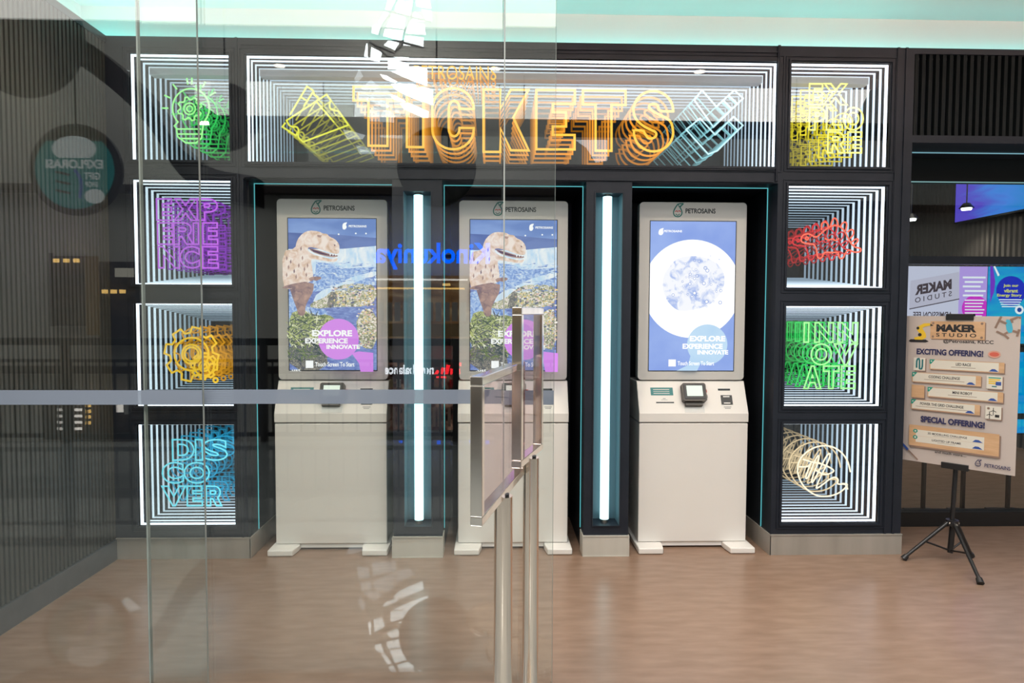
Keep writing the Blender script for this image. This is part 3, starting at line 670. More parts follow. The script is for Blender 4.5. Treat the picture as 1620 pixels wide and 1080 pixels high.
# ------------------------------------------------------------------ kiosks
YF = -.0   # local: y=0 is the front of the lower cabinet
def kiosk(x, label, screen, full=True):
    t = thing('ticket_kiosk', label, 'ticket kiosk', (x, 3.505, 0), 'self-service ticket kiosks')
    o = Vector((x, 3.505, 0)); B = lambda: MB()
    def bx(b, x0, x1, y0, y1, z0, z1, m): return b.box(o.x+x0, o.x+x1, o.y+y0, o.y+y1, z0, z1, m)
    hw = .302
    bx(B(), -hw, hw, 0, .30, .036, .698, m_white).build('cabinet', t, bevel=.004)
    # console: band and sloped deck
    f = Fr(o, (0, 1, 0), (0, 0, 1))   # side profile frame (a=depth, b=height, w along +x)
    b = B(); b.prism(f, [(-.004, .704), (-.004, .752), (.075, .925), (.30, .925), (.30, .704)], -hw-.002, hw+.002, m_white)
    con = b.build('console', t, bevel=.004)
    # screen housing
    ft = Fr(o+Vector((0, .066, 0)))
    b = B(); b.prism(ft, rrect(-.300, .300, .930, 1.918, .022), -.055, 0, m_white2); h = b.build('screen_housing', t, bevel=.003)
    b = B(); b.ring(ft, -SW/2-.004, SW/2+.004, .980, .984+SH+.004, .004, -.001, .002, m_dark); b.build('screen_edge', h)
    b = B(); b.fbox(ft, -.19, .19, 1.822, 1.900, 0, .0006, m_white2); b.build('name_plate', h)
    fs = Fr(o+Vector((0, .066-.0006, 0))); a = screen(fs).build('screen', t)
    b = B(); drop(b, ft, -.088+.0, 1.836, .075, m_green, m_red, .085); b.text(ft, 'PETROSAINS', -.045, .123, 1.856, 1.883, m_green if False else m_dark, .0012, .03); b.build('logo', t)
    # deck details in the sloped plane
    sl = Vector((0, .079, .173)).normalized(); fd = Fr(o+Vector((0, -.004, .752)), (1, 0, 0), sl)
    b = B(); b.fbox(fd, -.230, -.105, .105, .150, 0, .0015, m_teal_lab)
    b.fbox(fd, -.215, -.125, .137, .140, .0015, .002, m_white); b.fbox(fd, -.215, -.125, .126, .128, .0015, .002, m_white); b.fbox(fd, -.215, -.125, .114, .117, .0015, .002, m_white)
    b.build('teal_label', t)
    b = B(); b.fbox(fd, -.205, -.105, .060, .067, 0, .001, m_dark); b.fbox(fd, -.175, -.140, .078, .080, 0, .001, m_grey); b.fbox(fd, -.165, -.150, .084, .088, 0, .001, m_grey); b.build('receipt_slot', t)
    b = B(); b.prism(fd, rrect(-.062, .070, .060, .165, .012), 0, .040, m_bronze); b.prism(fd, rrect(-.055, .063, .072, .158, .008), .040, .043, m_blackm)
    b.fbox(fd, -.048, .048-.0, .040, .060, 0, .022, m_bronze)
    tm = b.build('payment_terminal', t, bevel=.003)
    B().fbox(fd, -.040, .048, .088, .148, .043, .0445, glow('terminal_screen', rgb(240, 250, 235), 1.1)).build('terminal_screen', tm)
    B().fbox(fd, .070, .082, .12, .135, 0, .012, m_red).fbox(fd, .070, .084, .09, .105, 0, .010, m_grey).build('card_slot', tm)
    B().fbox(fd, -.05, .06, .006, .040, 0, .001, mat('clear_tape', (.62, .62, .60), .25)).build('tape', t)
    b = B(); b.fbox(fd, .150, .218, .133, .144, 0, .0015, m_dark); b.build('coin_slot', t)
    b = B(); b.fbox(fd, .160, .222, .052, .105, 0, .004, m_blackm); b.fbox(fd, .172, .208, .093, .100, .004, .005, m_white); b.fbox(fd, .172, .208, .056, .062, .004, .005, m_white); b.fbox(fd, .17, .212, .036, .040, 0, .001, m_grey); b.fbox(fd, .175, .207, .028, .032, 0, .001, m_grey)
    b.build('ticket_scanner', t)
    for s in (-1, 1):
        fh = Fr(o, (1, 0, 0), (0, 1, 0)); b = B(); x0, x1 = (-.318, -.172) if s < 0 else (.172, .318)
        b.prism(Fr(o, (1, 0, 0), (0, 1, 0)), [(x0+.012 if s > 0 else x0, -.095), (x1 if s > 0 else x1-.012, -.095), (x1, -.02), (x1, .30), (x0, .30), (x0, -.02)], .002, .034, m_white)
        b.build('foot', t, bevel=.006, seg=3)
    bx(B(), -.17, .17, .008, .30, .012, .036, m_white).build('kick_panel', t)
    return t
kiosk(-.888, 'white kiosk showing a dinosaur, left of the glowing pillar seen through the glass', dino_screen)
kiosk(.104, 'white kiosk showing a dinosaur, half hidden behind two framed poster stands', dino_screen)
kiosk(1.100, 'white kiosk showing a large white moon, clear of the glass', moon_screen)
# cable behind the right kiosk
def wire3(pts, r, m, n=8):
    b = MB()
    for i in range(len(pts)-1): b.cyl(pts[i], pts[i+1], r, m, n=n, cap=False)
    return b
sk = thing('wall_socket', 'grey socket box on the dark pillar side left of the moon kiosk', 'socket', (.727, 3.52, .40))
MB().box(.7215, .735, 3.50, 3.56, .36, .47, m_grey).build('socket_box', sk)
tag(wire3([(.735, 3.53, .37), (.745, 3.54, .30), (.738, 3.53, .22), (.752, 3.56, .15), (.748, 3.60, .05), (.752, 3.7, .01)], .004, m_grey).build('power_cable'), 'grey power cable hanging from the socket beside the moon kiosk', 'cable')

# ------------------------------------------------------------------ downlights
m_dl = glow('downlight_glow', (1, .93, .82), 9)
t = thing('added_fill_trough', 'added black trough out of view, hiding the ceiling fill light', 'light trough', (.9, 2.36, 2.5))  # trough invented to screen the ceiling fill from the mirror panes
MB().box(-2.35+.45, 4.15, 2.30, 2.42, 2.52, 2.535, m_blackm).box(-1.9, 4.15, 2.415, 2.42, 2.52, 2.59, m_blackm).box(-1.9, 4.15, 2.30, 2.305, 2.52, 2.64, m_blackm).build('housing', t)
for x in (-1.7, .2, 2.1, 4.0): MB().cyl((x, 2.303, 2.63), (x, 2.303, ZC-.002), .004, m_blackm, n=8).build('suspension_rod', t)
for i, (x, y) in enumerate(DOWN):
    nm = ('seen in the glass above the first kiosk', 'over the middle of the shop front', 'above the moon kiosk', 'above the tripod poster')[i]
    t = thing('ceiling_downlight', 'round recessed ceiling downlight '+nm, 'ceiling light', (x, y, ZC), 'ceiling downlights')
    MB().cyl((x, y, ZC-.006), (x, y, ZC-.001), .055, m_white, n=24).build('trim_ring', t); MB().cyl((x, y, ZC-.009), (x, y, ZC-.006), .036, m_dl, n=24).build('lamp', t)

# ------------------------------------------------------------------ shopfront on the right
YS = 3.87
b = MB(); b.box(XR, 7.5, W+.03, YS+.05, 2.24, ZT, m_black)
b.box(XR, 7.5, W, W+.03, ZT-.03, ZT, m_black); b.box(XR, 7.5, W, W+.03, 2.212, 2.25, m_black)
x = XR+.008
while x < 5.2: b.box(x, x+.018, W+.006, W+.03, 2.25, ZT-.03, m_rib); x += .037
struct(b.build('wall_right'))
b = MB(); b.box(XR, 7.5, YS-.02, YS+.04, 2.100, 2.245, m_blackm)
b.box(XR, 7.5, YS-.02, YS+.04, 1.608, 1.655, m_black); b.box(XR, 7.5, YS-.03, YS+.05, 0, .088, m_blackm); b.box(3.9, 3.95, YS-.02, YS+.04, 0, 2.2, m_black)
struct(b.build('trim_1'))
struct(MB().box(XR, 7.5, YS, YS+.008, .088, 2.10, m_shopg).build('window_1'))
struct(MB().box(XR, 7.5, YS-.024, YS-.02, 2.096, 2.102, glow('glass_lip_line', (.4, .75, .75), .5)).build('trim_2'))
t = thing('soffit_led', 'thin pale LED line under the ribbed header over the shop window', 'light strip', (3, YS-.05, 2.24))
MB().box(XR, 6.5, YS-.16, YS-.156, 2.235, 2.24, glow('pale_led', (.35, .72, .85), .55)).build('led_line', t)
# inside of the shop
struct(MB().box(XR, 7.5, 8.9, 9.0, 0, 3.3, m_black2).box(XR-.1, XR, YS+.05, 9, 0, 3.3, m_black2).box(XR-.1, 7.5, YS+.05, 9, 2.95, 3.1, m_black2).box(7.4, 7.5, YS, 9, 0, 3.3, m_black2).build('wall_inner'))
m_rib2 = mat('inner_slats', (.10, .085, .075), .6)
b = MB(); x = XR
while x < 7.4: b.box(x, x+.03, 8.86, 8.9, 0, 2.95, m_rib2); x += .062
y = 4.6
while y < 8.9: b.box(5.15, 5.19, y, y+.035, 0, 2.95, m_rib2); y += .07
b.box(5.19, 5.25, 4.6, 8.9, 0, 2.95, m_black2)
struct(b.build('wall_slatted'))
struct(MB().box(XR+.02, 4.0, 5.5, 8.8, 2.88, 2.93, mat('beige_ceiling_panel', (.45, .36, .28), .8)).build('ceiling_inner'))
def gradmat(name, cols, axis=1, sc=1, off=0, st=1.0):
    m = bpy.data.materials.new(name); m.use_nodes = True; nt = m.node_tree; nt.nodes.clear()
    e = nt.nodes.new('ShaderNodeEmission'); o = nt.nodes.new('ShaderNodeOutputMaterial'); tc = nt.nodes.new('ShaderNodeTexCoord')
    n = nt.nodes.new('ShaderNodeTexNoise'); n.inputs['Scale'].default_value = sc; n.inputs['Distortion'].default_value = 1.5
    mp = nt.nodes.new('ShaderNodeMapping'); mp.inputs['Scale'].default_value = (1, 1, 5)
    r = nt.nodes.new('ShaderNodeValToRGB'); el = r.color_ramp.elements
    while len(el) < len(cols): el.new(.5)
    for i, (p, c) in enumerate(cols): el[i].position = p; el[i].color = (*rgb(*c), 1)
    nt.links.new(tc.outputs['Object'], mp.inputs[0]); nt.links.new(mp.outputs[0], n.inputs[0]); nt.links.new(n.outputs[0], r.inputs[0]); nt.links.new(r.outputs[0], e.inputs[0])
    e.inputs[1].default_value = st; nt.links.new(e.outputs[0], o.inputs[0]); return m
m_vid = gradmat('video_wall_picture', [(.0, (20, 110, 190)), (.35, (24, 150, 215)), (.62, (80, 150, 245)), (.85, (104, 84, 215))], sc=1.1)
nt_ = m_vid.node_tree; sx_ = nt_.nodes.new('ShaderNodeSeparateXYZ'); mr_ = nt_.nodes.new('ShaderNodeMapRange'); ad_ = nt_.nodes.new('ShaderNodeMath'); ad_.operation = 'MULTIPLY_ADD'; ad_.inputs[1].default_value = .5
nn_ = [n for n in nt_.nodes if n.type == 'TEX_NOISE'][0]; rr_ = [n for n in nt_.nodes if n.type == 'VALTORGB'][0]; tt_ = [n for n in nt_.nodes if n.type == 'TEX_COORD'][0]
nt_.links.new(tt_.outputs['Object'], sx_.inputs[0]); nt_.links.new(sx_.outputs['Y'], mr_.inputs[0]); mr_.inputs[1].default_value = -.6; mr_.inputs[2].default_value = 1.3; mr_.inputs[3].default_value = -.2; mr_.inputs[4].default_value = .7
nt_.links.new(nn_.outputs[0], ad_.inputs[0]); nt_.links.new(mr_.outputs[0], ad_.inputs[2]); nt_.links.new(ad_.outputs[0], rr_.inputs[0])
t = thing('video_wall', 'blue and purple video screen glowing on the slatted wall inside the shop', 'video screen', (5.1, 5.8, 2.2))
MB().box(5.08, 5.14, 4.7, 7.05, 2.30, 2.98-.2, m_blackm).build('casing', t)
MB().box(5.074, 5.08, 4.72, 7.03, 2.32, 2.76, m_vid).build('screen', t)
for i, (px_, py_) in enumerate(((1529, 332), (1441, 349))):
    p = atY(px_, py_, 6.6); t = thing('pendant_spotlight', 'small bright spot lamp inside the shop, '+('in front of the video screen' if i == 0 else 'low by the window edge'), 'spotlight', p, 'spot lamps inside the shop')
    MB().cyl(p+Vector((0, 0, .02)), p+Vector((0, 0, 2.93-p.z)), .006, m_blackm).cyl(p+Vector((0, 0, .018)), p+Vector((0, 0, .07)), .07, m_blackm, .03, 20).build('shade', t)
    MB().disc(Fr(p+Vector((0, 0, .014)), (1, 0, 0), (0, -1, 0)), 0, 0, .05, .05, m_dl).cyl(p, p+Vector((0, 0, .018)), .045, m_dl, n=20).build('bulb', t)
    spot('shop_spot_beam', p+Vector((0, 0, -.05)), p+Vector((0, .1, -2)), 18, (1, .85, .7), 120)
area('shop_inside_light', (3.8, 5.6, 2.86), (0, 0, 0), 1.6, 1.8, 40, (1, .82, .68))
# display screens standing behind the shop window
def Q(x, y): p = atY(x, y, 4.10); return (p.x, p.z)
fr = Fr((0, 4.10, 0))
t = thing('display_screen', 'lit pale screen with mirror-written maker studio sign behind the shop window', 'display screen', (2.85, 4.12, 0), 'screens behind the shop window')
b = MB().box(2.640, 3.0, 4.101, 4.15, .52, 1.617, m_blackm); b.box(2.82, 2.84, 4.12, 4.14, 0, .52, m_blackm).box(2.74, 2.92, 4.08, 4.2, 0, .008, m_blackm); b.build('stand', t)
s_pale = glow('screen_pale', rgb(226, 220, 238), 1); s_pale2 = glow('screen_plate', rgb(214, 204, 220), 1); s_ink = glow('screen_ink', rgb(74, 58, 66), 1)
b = MB(); b.fbox(fr, 2.642, 3.0, .53, 1.613, 0, .002, s_pale)
plate = [Q(1438, 488), Q(1517, 472), Q(1517, 430), Q(1440, 444)]; b.poly(fr, plate, s_pale2, .003)
b.poly(fr, [Q(1438, 489.5), Q(1517, 473.5), Q(1517, 472), Q(1438, 488)], s_ink, .0035)
def skewtext(b, fr, t_, tl, tr_, bl, br, m, w, bold, flip):
    me = textmesh(t_, bold); xs = [p[0] for p in me[0]]; ys = [p[1] for p in me[0]]
    vs = []
    for p in me[0]:
        u = (p[0]-min(xs))/(max(xs)-min(xs)); v = (p[1]-min(ys))/(max(ys)-min(ys)); u = 1-u if flip else u
        a = Vector(tl).lerp(Vector(tr_), u); c = Vector(bl).lerp(Vector(br), u); q_ = c.lerp(a, v); vs.append(fr.p(q_.x, q_.y, w))
    b.add(vs, me[1], m)
skewtext(b, fr, 'MAKER', Q(1447, 451), Q(1505, 441), Q(1447, 467), Q(1505, 457), s_ink, .0036, .05, True)
skewtext(b, fr, 'S T U D I O', Q(1447, 471), Q(1505, 460), Q(1447, 479), Q(1505, 468), s_ink, .0036, .01, True)
skewtext(b, fr, 'ADMISSION FEE', Q(1444, 493), Q(1506, 493), Q(1444, 503), Q(1506, 503), s_ink, .0036, .02, True)
b.fbox(fr, 2.642, 2.66, .95, 1.15, .002, .003, glow('screen_magenta', rgb(240, 40, 200), 1))
b.build('screen', t)
t = thing('display_screen', 'lit purple screen with lines of white text behind the shop window', 'display screen', (3.09, 4.12, 0), 'screens behind the shop window')
b = MB().box(3.0, 3.187, 4.101, 4.15, .52, 1.617, m_blackm); b.box(3.085, 3.105, 4.12, 4.14, 0, .52, m_blackm).box(3.04, 3.15, 4.08, 4.2, 0, .008, m_blackm); b.build('stand', t)
b = MB(); b.fbox(fr, 3.0, 3.185, .53, 1.613, 0, .002, glow('screen_lilac', rgb(206, 170, 246), 1))
b.poly(fr, clip([Q(x, y) for x, y in circ(1542, 488, 21, n=30)], 3.0, 3.185, .5, 1.6), glow('screen_magenta2', rgb(232, 50, 214), 1), .003)
for i in range(5):
    y = 429+i*7.4; b.fbox(fr, Q(1523+3*(i % 2), y)[0], Q(1559-4*(i % 3), y)[0], Q(0, y+3)[1], Q(0, y)[1], .003, .004, s_white)
for i in range(6):
    y = 467+i*5.2; b.fbox(fr, Q(1526, y)[0], Q(1557-2*(i % 3), y)[0], Q(0, y+2)[1], Q(0, y)[1], .003, .004, s_white)
b.build('screen', t)
t = thing('display_screen', 'lit cyan screen reading Join our vibrant Energy Story behind the shop window', 'display screen', (3.4, 4.12, 0), 'screens behind the shop window')
b = MB().box(3.187, 3.62, 4.101, 4.15, .52, 1.617, m_blackm); b.box(3.39, 3.41, 4.12, 4.14, 0, .52, m_blackm).box(3.3, 3.5, 4.08, 4.2, 0, .008, m_blackm)
b.build('stand', t)
s_cy = gradmat('screen_cyan', [(.35, (0, 150, 226)), (.65, (0, 184, 222))], sc=2)
b = MB(); b.fbox(fr, 3.190, 3.615, 1.115, 1.613, 0, .002, s_cy).fbox(fr, 3.190, 3.615, .66, 1.06, 0, .002, s_cy).fbox(fr, 3.19, 3.615, .53, .62, 0, .002, s_cy)
b.poly(fr, [Q(1566, 421), Q(1570, 421), Q(1574, 445), Q(1572, 462), Q(1566, 478)], glow('screen_violet', rgb(130, 50, 210), 1), .003)
b.poly(fr, [Q(x, y) for x, y in circ(1599, 460, 23.5, n=40)], glow('screen_royal', rgb(10, 40, 200), 1), .003)
s_lem = glow('screen_lemon', rgb(246, 240, 90), 1)
for i, (tx, x0, x1) in enumerate((('Join our', 1587, 1611), ('vibrant', 1588, 1610), ('Energy Story', 1577, 1616))):
    y = 441+i*8; b.text(fr, tx, Q(x0, y)[0], Q(x1, y)[0], Q(0, y+6)[1], Q(0, y)[1], s_lem, .004, .03)
for i in range(4):
    y = 466+i*3.8; b.fbox(fr, Q(1580+i*1.5, y)[0], Q(1616-i*1.5, y)[0], Q(0, y+1.7)[1], Q(0, y)[1], .003, .004, s_white)
b.poly(fr, [Q(x, y) for x, y in circ(1612, 490, 7, n=24)], s_white, .003); b.poly(fr, [Q(x, y) for x, y in circ(1612, 490, 3.6, n=24)], glow('screen_navy', rgb(20, 70, 160), 1), .004)
b.poly(fr, [Q(1571, 421), Q(1574, 421), Q(1581, 435), Q(1578, 437)], s_white, .003)
b.build('screen', t)
MB().box(3.345, 3.36, 4.092, 4.101, .50, 1.0, glow('cyan_edge', (.2, .85, 1), 1.3)).build('edge_light', t)

# ------------------------------------------------------------------ tripod poster
A = Vector((2.252, 3.48, 0)); Bp = Vector((2.585, 3.10, 0)); du = (Bp-A).normalized(); PW = (Bp-A).length; Z0, Z1 = .502, 1.294; PH = Z1-Z0
fp = Fr((A.x, A.y, Z0), tuple(du)); t = thing('poster_stand', 'black tripod stand holding a maker studio poster board right of the portal', 'poster stand', (2.43, 3.30, 0))
p_bg = mat('poster_paper', (.55, .47, .43), .55, nodes=noise_col((.53, .45, .41), (.57, .49, .45), 2))
p_wood = mat('poster_wood', (.62, .37, .20), .5, nodes=noise_col((.56, .33, .17), (.68, .43, .25), 8, (1, 1, 6)))
p_navy = mat('poster_navy', (.02, .022, .09), .5); p_blk = mat('poster_black', (.015, .013, .015), .5); p_card = mat('poster_card', (.74, .69, .60), .5)
p_sh = mat('poster_brown', (.26, .17, .13), .5); p_gr = mat('poster_green', (.02, .30, .22), .5); p_yel = mat('poster_yellow', (.80, .52, .03), .5); p_bl = mat('poster_blue', (.03, .08, .32), .5)
p_cy = mat('poster_skyblue', (.06, .42, .60), .5); p_rd = mat('poster_red', (.62, .12, .08), .5); p_te = mat('poster_teal', (.01, .16, .18), .5)
lay = [0.002]
pb = MB(); pb.fbox(fp, 0, PW, 0, PH, -.005, 0, p_bg); bd = pb.build('poster_board', t)
b = MB()
def U(u, v): return (u*PW, (1-v)*PH)
def R(u0, v0, u1, v1, m): lay[0] += .00008; (a0, b1), (a1, b0) = U(u0, v0), U(u1, v1); b.poly(fp, [(a0, b0), (a1, b0), (a1, b1), (a0, b1)], m, lay[0]-.0018)
def G(pts, m, sm=0): lay[0] += .00008; q_ = [U(*p) for p in (smooth(pts, sm, True) if sm else pts)]; b.poly(fp, clip(q_, 0, PW, 0, PH), m, lay[0]-.0018)
def TX(s_, u0, v0, u1, v1, m, bold=.03): lay[0] += .00008; (a0, b1), (a1, b0) = U(u0, v0), U(u1, v1); b.text(fp, s_, a0, a1, b0, b1, m, lay[0]-.0018, bold)
R(.252, .042, .725, .160, p_sh); R(.24, .035, .715, .152, p_wood)
for u, v in ((.265, .048), (.69, .048), (.265, .138), (.69, .138)): G([(u+.012*cos(a*pi/6), v+.008*sin(a*pi/6)) for a in range(12)], p_sh)
TX('MAKER', .295, .055, .645, .105, p_blk, .06); TX('S T U D I O', .295, .113, .645, .138, p_blk, .02)
TX('@Petrosains, KLCC', .36, .153, .79, .182, p_blk, .02)
G([(.06, .160), (.20, .160), (.23, .172), (.20, .180), (.06, .180), (.04, .172)], p_blk)
G([(.10, .162), (.09, .148), (.16, .135), (.115, .095), (.12, .075), (.16, .075), (.20, .12), (.205, .145), (.17, .162)], p_yel)
G([(.125, .072), (.18, .050), (.235, .048), (.24, .064), (.19, .072), (.14, .092)], p_yel); G([(.24, .052), (.27, .064), (.24, .068)], p_blk); G([(.145+.018*cos(a), .128+.012*sin(a)) for a in [i*pi/5 for i in range(10)]], p_blk); G([(.125+.014*cos(a), .083+.010*sin(a)) for a in [i*pi/5 for i in range(10)]], p_blk)
G([(.875, .018), (.925, .022), (.945, .10), (.895, .105)], p_cy, 1)
for q_ in (([(.845, .0), (.80, .075)]), ([(.84, .03), (.89, .045)]), ([(.93, .02), (.985, .0), (1, .012)]), ([(.935, .04), (.925, .02), (.96, .01)]), ([(.81, .095), (.88, .12), (.91, .14)]), ([(.90, .10), (.87, .115)]), ([(.94, .09), (.985, .10)]), ([(.99, .08), (.975, .125)])):
    lay[0] += .00008; b.poly(fp, clip(stroke([U(*p) for p in q_], .010), 0, PW, 0, PH), p_sh, lay[0]-.0018)
TX('EXCITING OFFERING!', .12, .222, .71, .262, p_navy, .045)
G([(.80+.052*cos(a), .242+.024*sin(a)) for a in [i*pi/10 for i in range(20)]], mat('poster_salmon', (.66, .34, .26), .5)); G([(.80+.040*cos(a), .242+.014*sin(a)) for a in [i*pi/10 for i in range(20)]], p_rd)
def bar(u0, v0, u1, v1, txt, tu0, tu1):
    R(u0+.012, v0+.006, u1+.008, v1+.008, p_sh); R(u0, v0, u1, v1, p_wood); R(u0+.008, v0+.004, u1-.045, v1-.004, p_card)
    G([(u0+.0, v0), (u0+.05, v0), (u0+.012, v0+.032), (u0, v0+.03)], p_gr); G([(u0+.016+.006*cos(a), v0+.012+.005*sin(a)) for a in [i*pi/4 for i in range(8)]], p_card)
    G([(u1-.125, v1-.006), (u1-.10, v1-.022), (u1-.075, v1-.022), (u1-.045, v1-.006)], p_bl)
    h = (v1-v0); TX(txt, tu0, v0+h*.24, tu1, v0+h*.52, p_blk, .02); R(tu0-.04, v0+h*.66, tu1+.04, v0+h*.70, p_sh)
def icon(u0, v0, u1, v1, m=None): R(u0+.012, v0+.006, u1+.010, v1+.008, p_sh); R(u0, v0, u1, v1, m or p_card)
icon(.095, .285, .205, .372); 
lay[0] += .0001; b.poly(fp, stroke(smooth([U(.125, .355), U(.125, .295), U(.15, .29), U(.152, .345), U(.152, .362), U(.178, .36), U(.178, .295)], 1), .008), p_te, lay[0]-.0018)
bar(.245, .292, .885, .358, 'LED RACE', .48, .61)
bar(.085, .385, .70, .452, 'CODING CHALLENGE', .24, .52)
icon(.745, .378, .875, .462); R(.76, .388, .862, .395, p_gr); R(.762, .399, .855, .407, p_yel); R(.762, .411, .83, .419, p_yel); R(.762, .423, .82, .431, p_yel); R(.82, .415, .865, .438, p_bl); R(.79, .443, .83, .45, p_te)
R(.095, .478, .215, .566, p_sh); R(.085, .472, .205, .558, p_wood)
bar(.235, .480, .885, .545, 'MINI ROBOT', .46, .63)
bar(.085, .572, .70, .638, 'POWER THE GRID CHALLENGE', .17, .56)
icon(.745, .572, .875, .655)
for u, v in ((.81, .60), (.78, .625)):
    for a in (90, 210, 330): lay[0] += .00008; b.poly(fp, stroke([U(u, v), (U(u, v)[0]+.014*cos(radians(a)), U(u, v)[1]+.014*sin(radians(a)))], .003), p_blk, lay[0]-.0018)
    lay[0] += .00008; b.poly(fp, stroke([U(u, v), U(u, v+.03)], .003), p_blk, lay[0]-.0018)
R(.825, .625, .86, .642, p_blk); G([(.77+.012*cos(a), .588+.008*sin(a)) for a in [i*pi/5 for i in range(10)]], p_sh)
TX('SPECIAL OFFERING!', .18, .680, .745, .722, p_navy, .045)
R(.087, .758, .88, .902, p_sh); R(.075, .748, .868, .890, p_wood)
for i, (tx, u0, u1) in enumerate((('3D MODELLING CHALLENGE', .25, .60), ('LIGHTED UP FRAME', .29, .55))):
    v = .778+i*.043; R(.14, v, .745, v+.042, p_card); TX(tx, u0, v+.010, u1, v+.024, p_blk, .02); R(u0+.05, v+.030, u1-.05, v+.032, p_sh)
    G([(.135+.022*cos(a), v+.010+.013*sin(a)) for a in [j*pi/7 for j in range(14)]], p_gr); G([(.135+.009*cos(a), v+.010+.006*sin(a)) for a in [j*pi/5 for j in range(10)]], p_card)
    G([(.645, v+.038), (.67, v+.022), (.70, v+.022), (.735, v+.038)], p_bl)
TX('and much more....', .32, .905, .60, .922, p_blk, .02)
lay[0] += .0001; b.poly(fp, clip(stroke([U(-.02, .865), U(.07, .925)], .012), 0, PW, 0, PH), p_bl, lay[0]-.0018); lay[0] += .0001; b.poly(fp, stroke([U(.07, .925), U(.165, .985)], .007), p_sh, lay[0]-.0018)
drop(b, Fr(fp.p(0, 0, lay[0]-.0018), fp.u, fp.v), .70*PW, .030*PH, .036, p_navy)
TX('PETROSAINS', .755, .945, .965, .968, p_navy, .02)
b.build('print', bd)
fpn = Vector(fp.n); ph = Vector((2.400, 3.29, 0)); pole0 = fp.p(PW*.5, 0, -.03)
ph = Vector((pole0.x, pole0.y, 0))
tp = Vector((ph.x, ph.y, Z1+.01)); MB().cyl((ph.x-.018, ph.y, .04), (ph.x-.018+.012, ph.y, .22), .014, m_blackm).cyl((ph.x-.014, ph.y, .18), (ph.x, ph.y, .56), .011, m_blackm).cyl((ph.x, ph.y, .5), tp, .009, m_blackm).build('pole', t)
for zz, nm in ((Z0-.012, 'lower_clip'), (Z1-.020, 'upper_clip')):
    MB().fbox(fp, PW*.38, PW*.62, zz-Z0, zz-Z0+.032, -.03, .010, m_blackm).build(nm, t, bevel=.002)
hb = Vector((ph.x-.012, ph.y-.0, .20)); FT = [Vector((2.170, 3.307, .012)), Vector((2.345, 2.990, .012)), Vector((2.560, 3.335, .012))]
MB().cyl(hb-Vector((0, 0, .014)), hb+Vector((0, 0, .016)), .030, m_blackm, n=20).build('hub', t)
ml = Vector((ph.x-.018, ph.y, .05))
for f_ in FT:
    d = (f_-hb); st = hb+Vector((d.x, d.y, 0)).normalized()*.026
    lg = MB().cyl(st, f_, .0095, m_blackm, .0085).build('leg', t)
    MB().cyl(st.lerp(f_, .93), f_+Vector((0, 0, -.004)), .014, m_blackm, .016).build('rubber_foot', lg)
    MB().cyl(ml, st.lerp(f_, .52), .005, m_blackm, n=8).build('brace', lg)
    MB().cyl(st+Vector((0, -.012, 0)), st+Vector((0, -.03+.012, .001)), .006, m_chrome, n=10).build('rivet', lg)

# ------------------------------------------------------------------ two framed sign stands in front of the glass
m_acr = sheet('acrylic_sign_face', .10, (.93, .86, .88))
m_film = mat('tinted_sheet', (.62, .50, .50), .3)
def signstand(pa, pb_, z0, z1, xp, yp, label, lab_g):
    a = Vector((*pa, 0)); c = Vector((*pb_, 0)); u = (c-a).normalized(); L_ = (c-a).length; th = .030
    t = thing('framed_sign_stand', label, 'sign stand', (xp, yp, 0), 'framed sign stands before the glass')
    f = Fr((a.x, a.y, z0), tuple(u)); H = z1-z0; fb = .022
    MB().ring(f, 0, L_, 0, H, fb, -th, 0, m_chrome).build('frame', t, bevel=.002)
    MB().fbox(f, fb*.8, L_-fb*.8, fb*.8, H-fb*.8, -.008, -.004, m_acr).build('clear_pane', t)
    MB().cyl((xp, yp, .012), (xp, yp, z0+.0), .0255, m_pole, n=32).build('pole', t)
    MB().cyl((xp, yp, z0-.02), (xp, yp, z0+.006), .016, m_blackm, n=20).build('neck', t)
    MB().cyl((xp, yp, 0), (xp, yp, .012), .15, m_chrome, .145, 40).build('base', t)
    return t
signstand((-.028, 1.50), (.096, 2.00), .797, 1.152, .026, 1.76, 'chrome stand with a wide clear framed panel, nearest to the camera', 0)
signstand((.079, 1.87), (.163, 2.13), .845, 1.318, .117, 2.02, 'taller chrome stand with an upright framed panel, behind the wide one', 0)

# ------------------------------------------------------------------ glass partition
def pane(x0, x1, y, label, frost_to=True, el=True):
    t = thing('glass_panel', label, 'glass panel', ((x0+x1)/2, y, 0), 'sheets of the glass partition')
    MB().add([(x0, y, .004), (x1, y, .004), (x1, y, ZC-.002), (x0, y, ZC-.002)], [(0, 1, 2, 3)], m_pane).add([(x0, y+.012, .004), (x0, y+.012, ZC-.002), (x1, y+.012, ZC-.002), (x1, y+.012, .004)], [(0, 1, 2, 3)], m_pane).build('glass', t)
    b = MB()
    if el: b.box(x0, x0+.005, y-.002, y+.014, .004, ZC-.002, m_gedge)
    b.box(x1-.0006, x1, y, y+.012, .004, ZC-.002, m_gedge); b.build('polished_edge', t)
    MB().box(x0+.001, x1-.001, y-.0015, y-.0005, .987, 1.036, m_frost).build('frosted_band', t)
    return t
pane(XL+.008, -.987, GL, 'tall glass sheet next to the slatted wall, its edge crossing the left light boxes', el=False)
pane(-1.195, .0255, GL+.022, 'wide tall glass sheet before the first kiosk and the TICKETS sign')
pane(.029, .205, GL, 'narrow tall glass sheet ending at the open doorway, behind the sign stands')

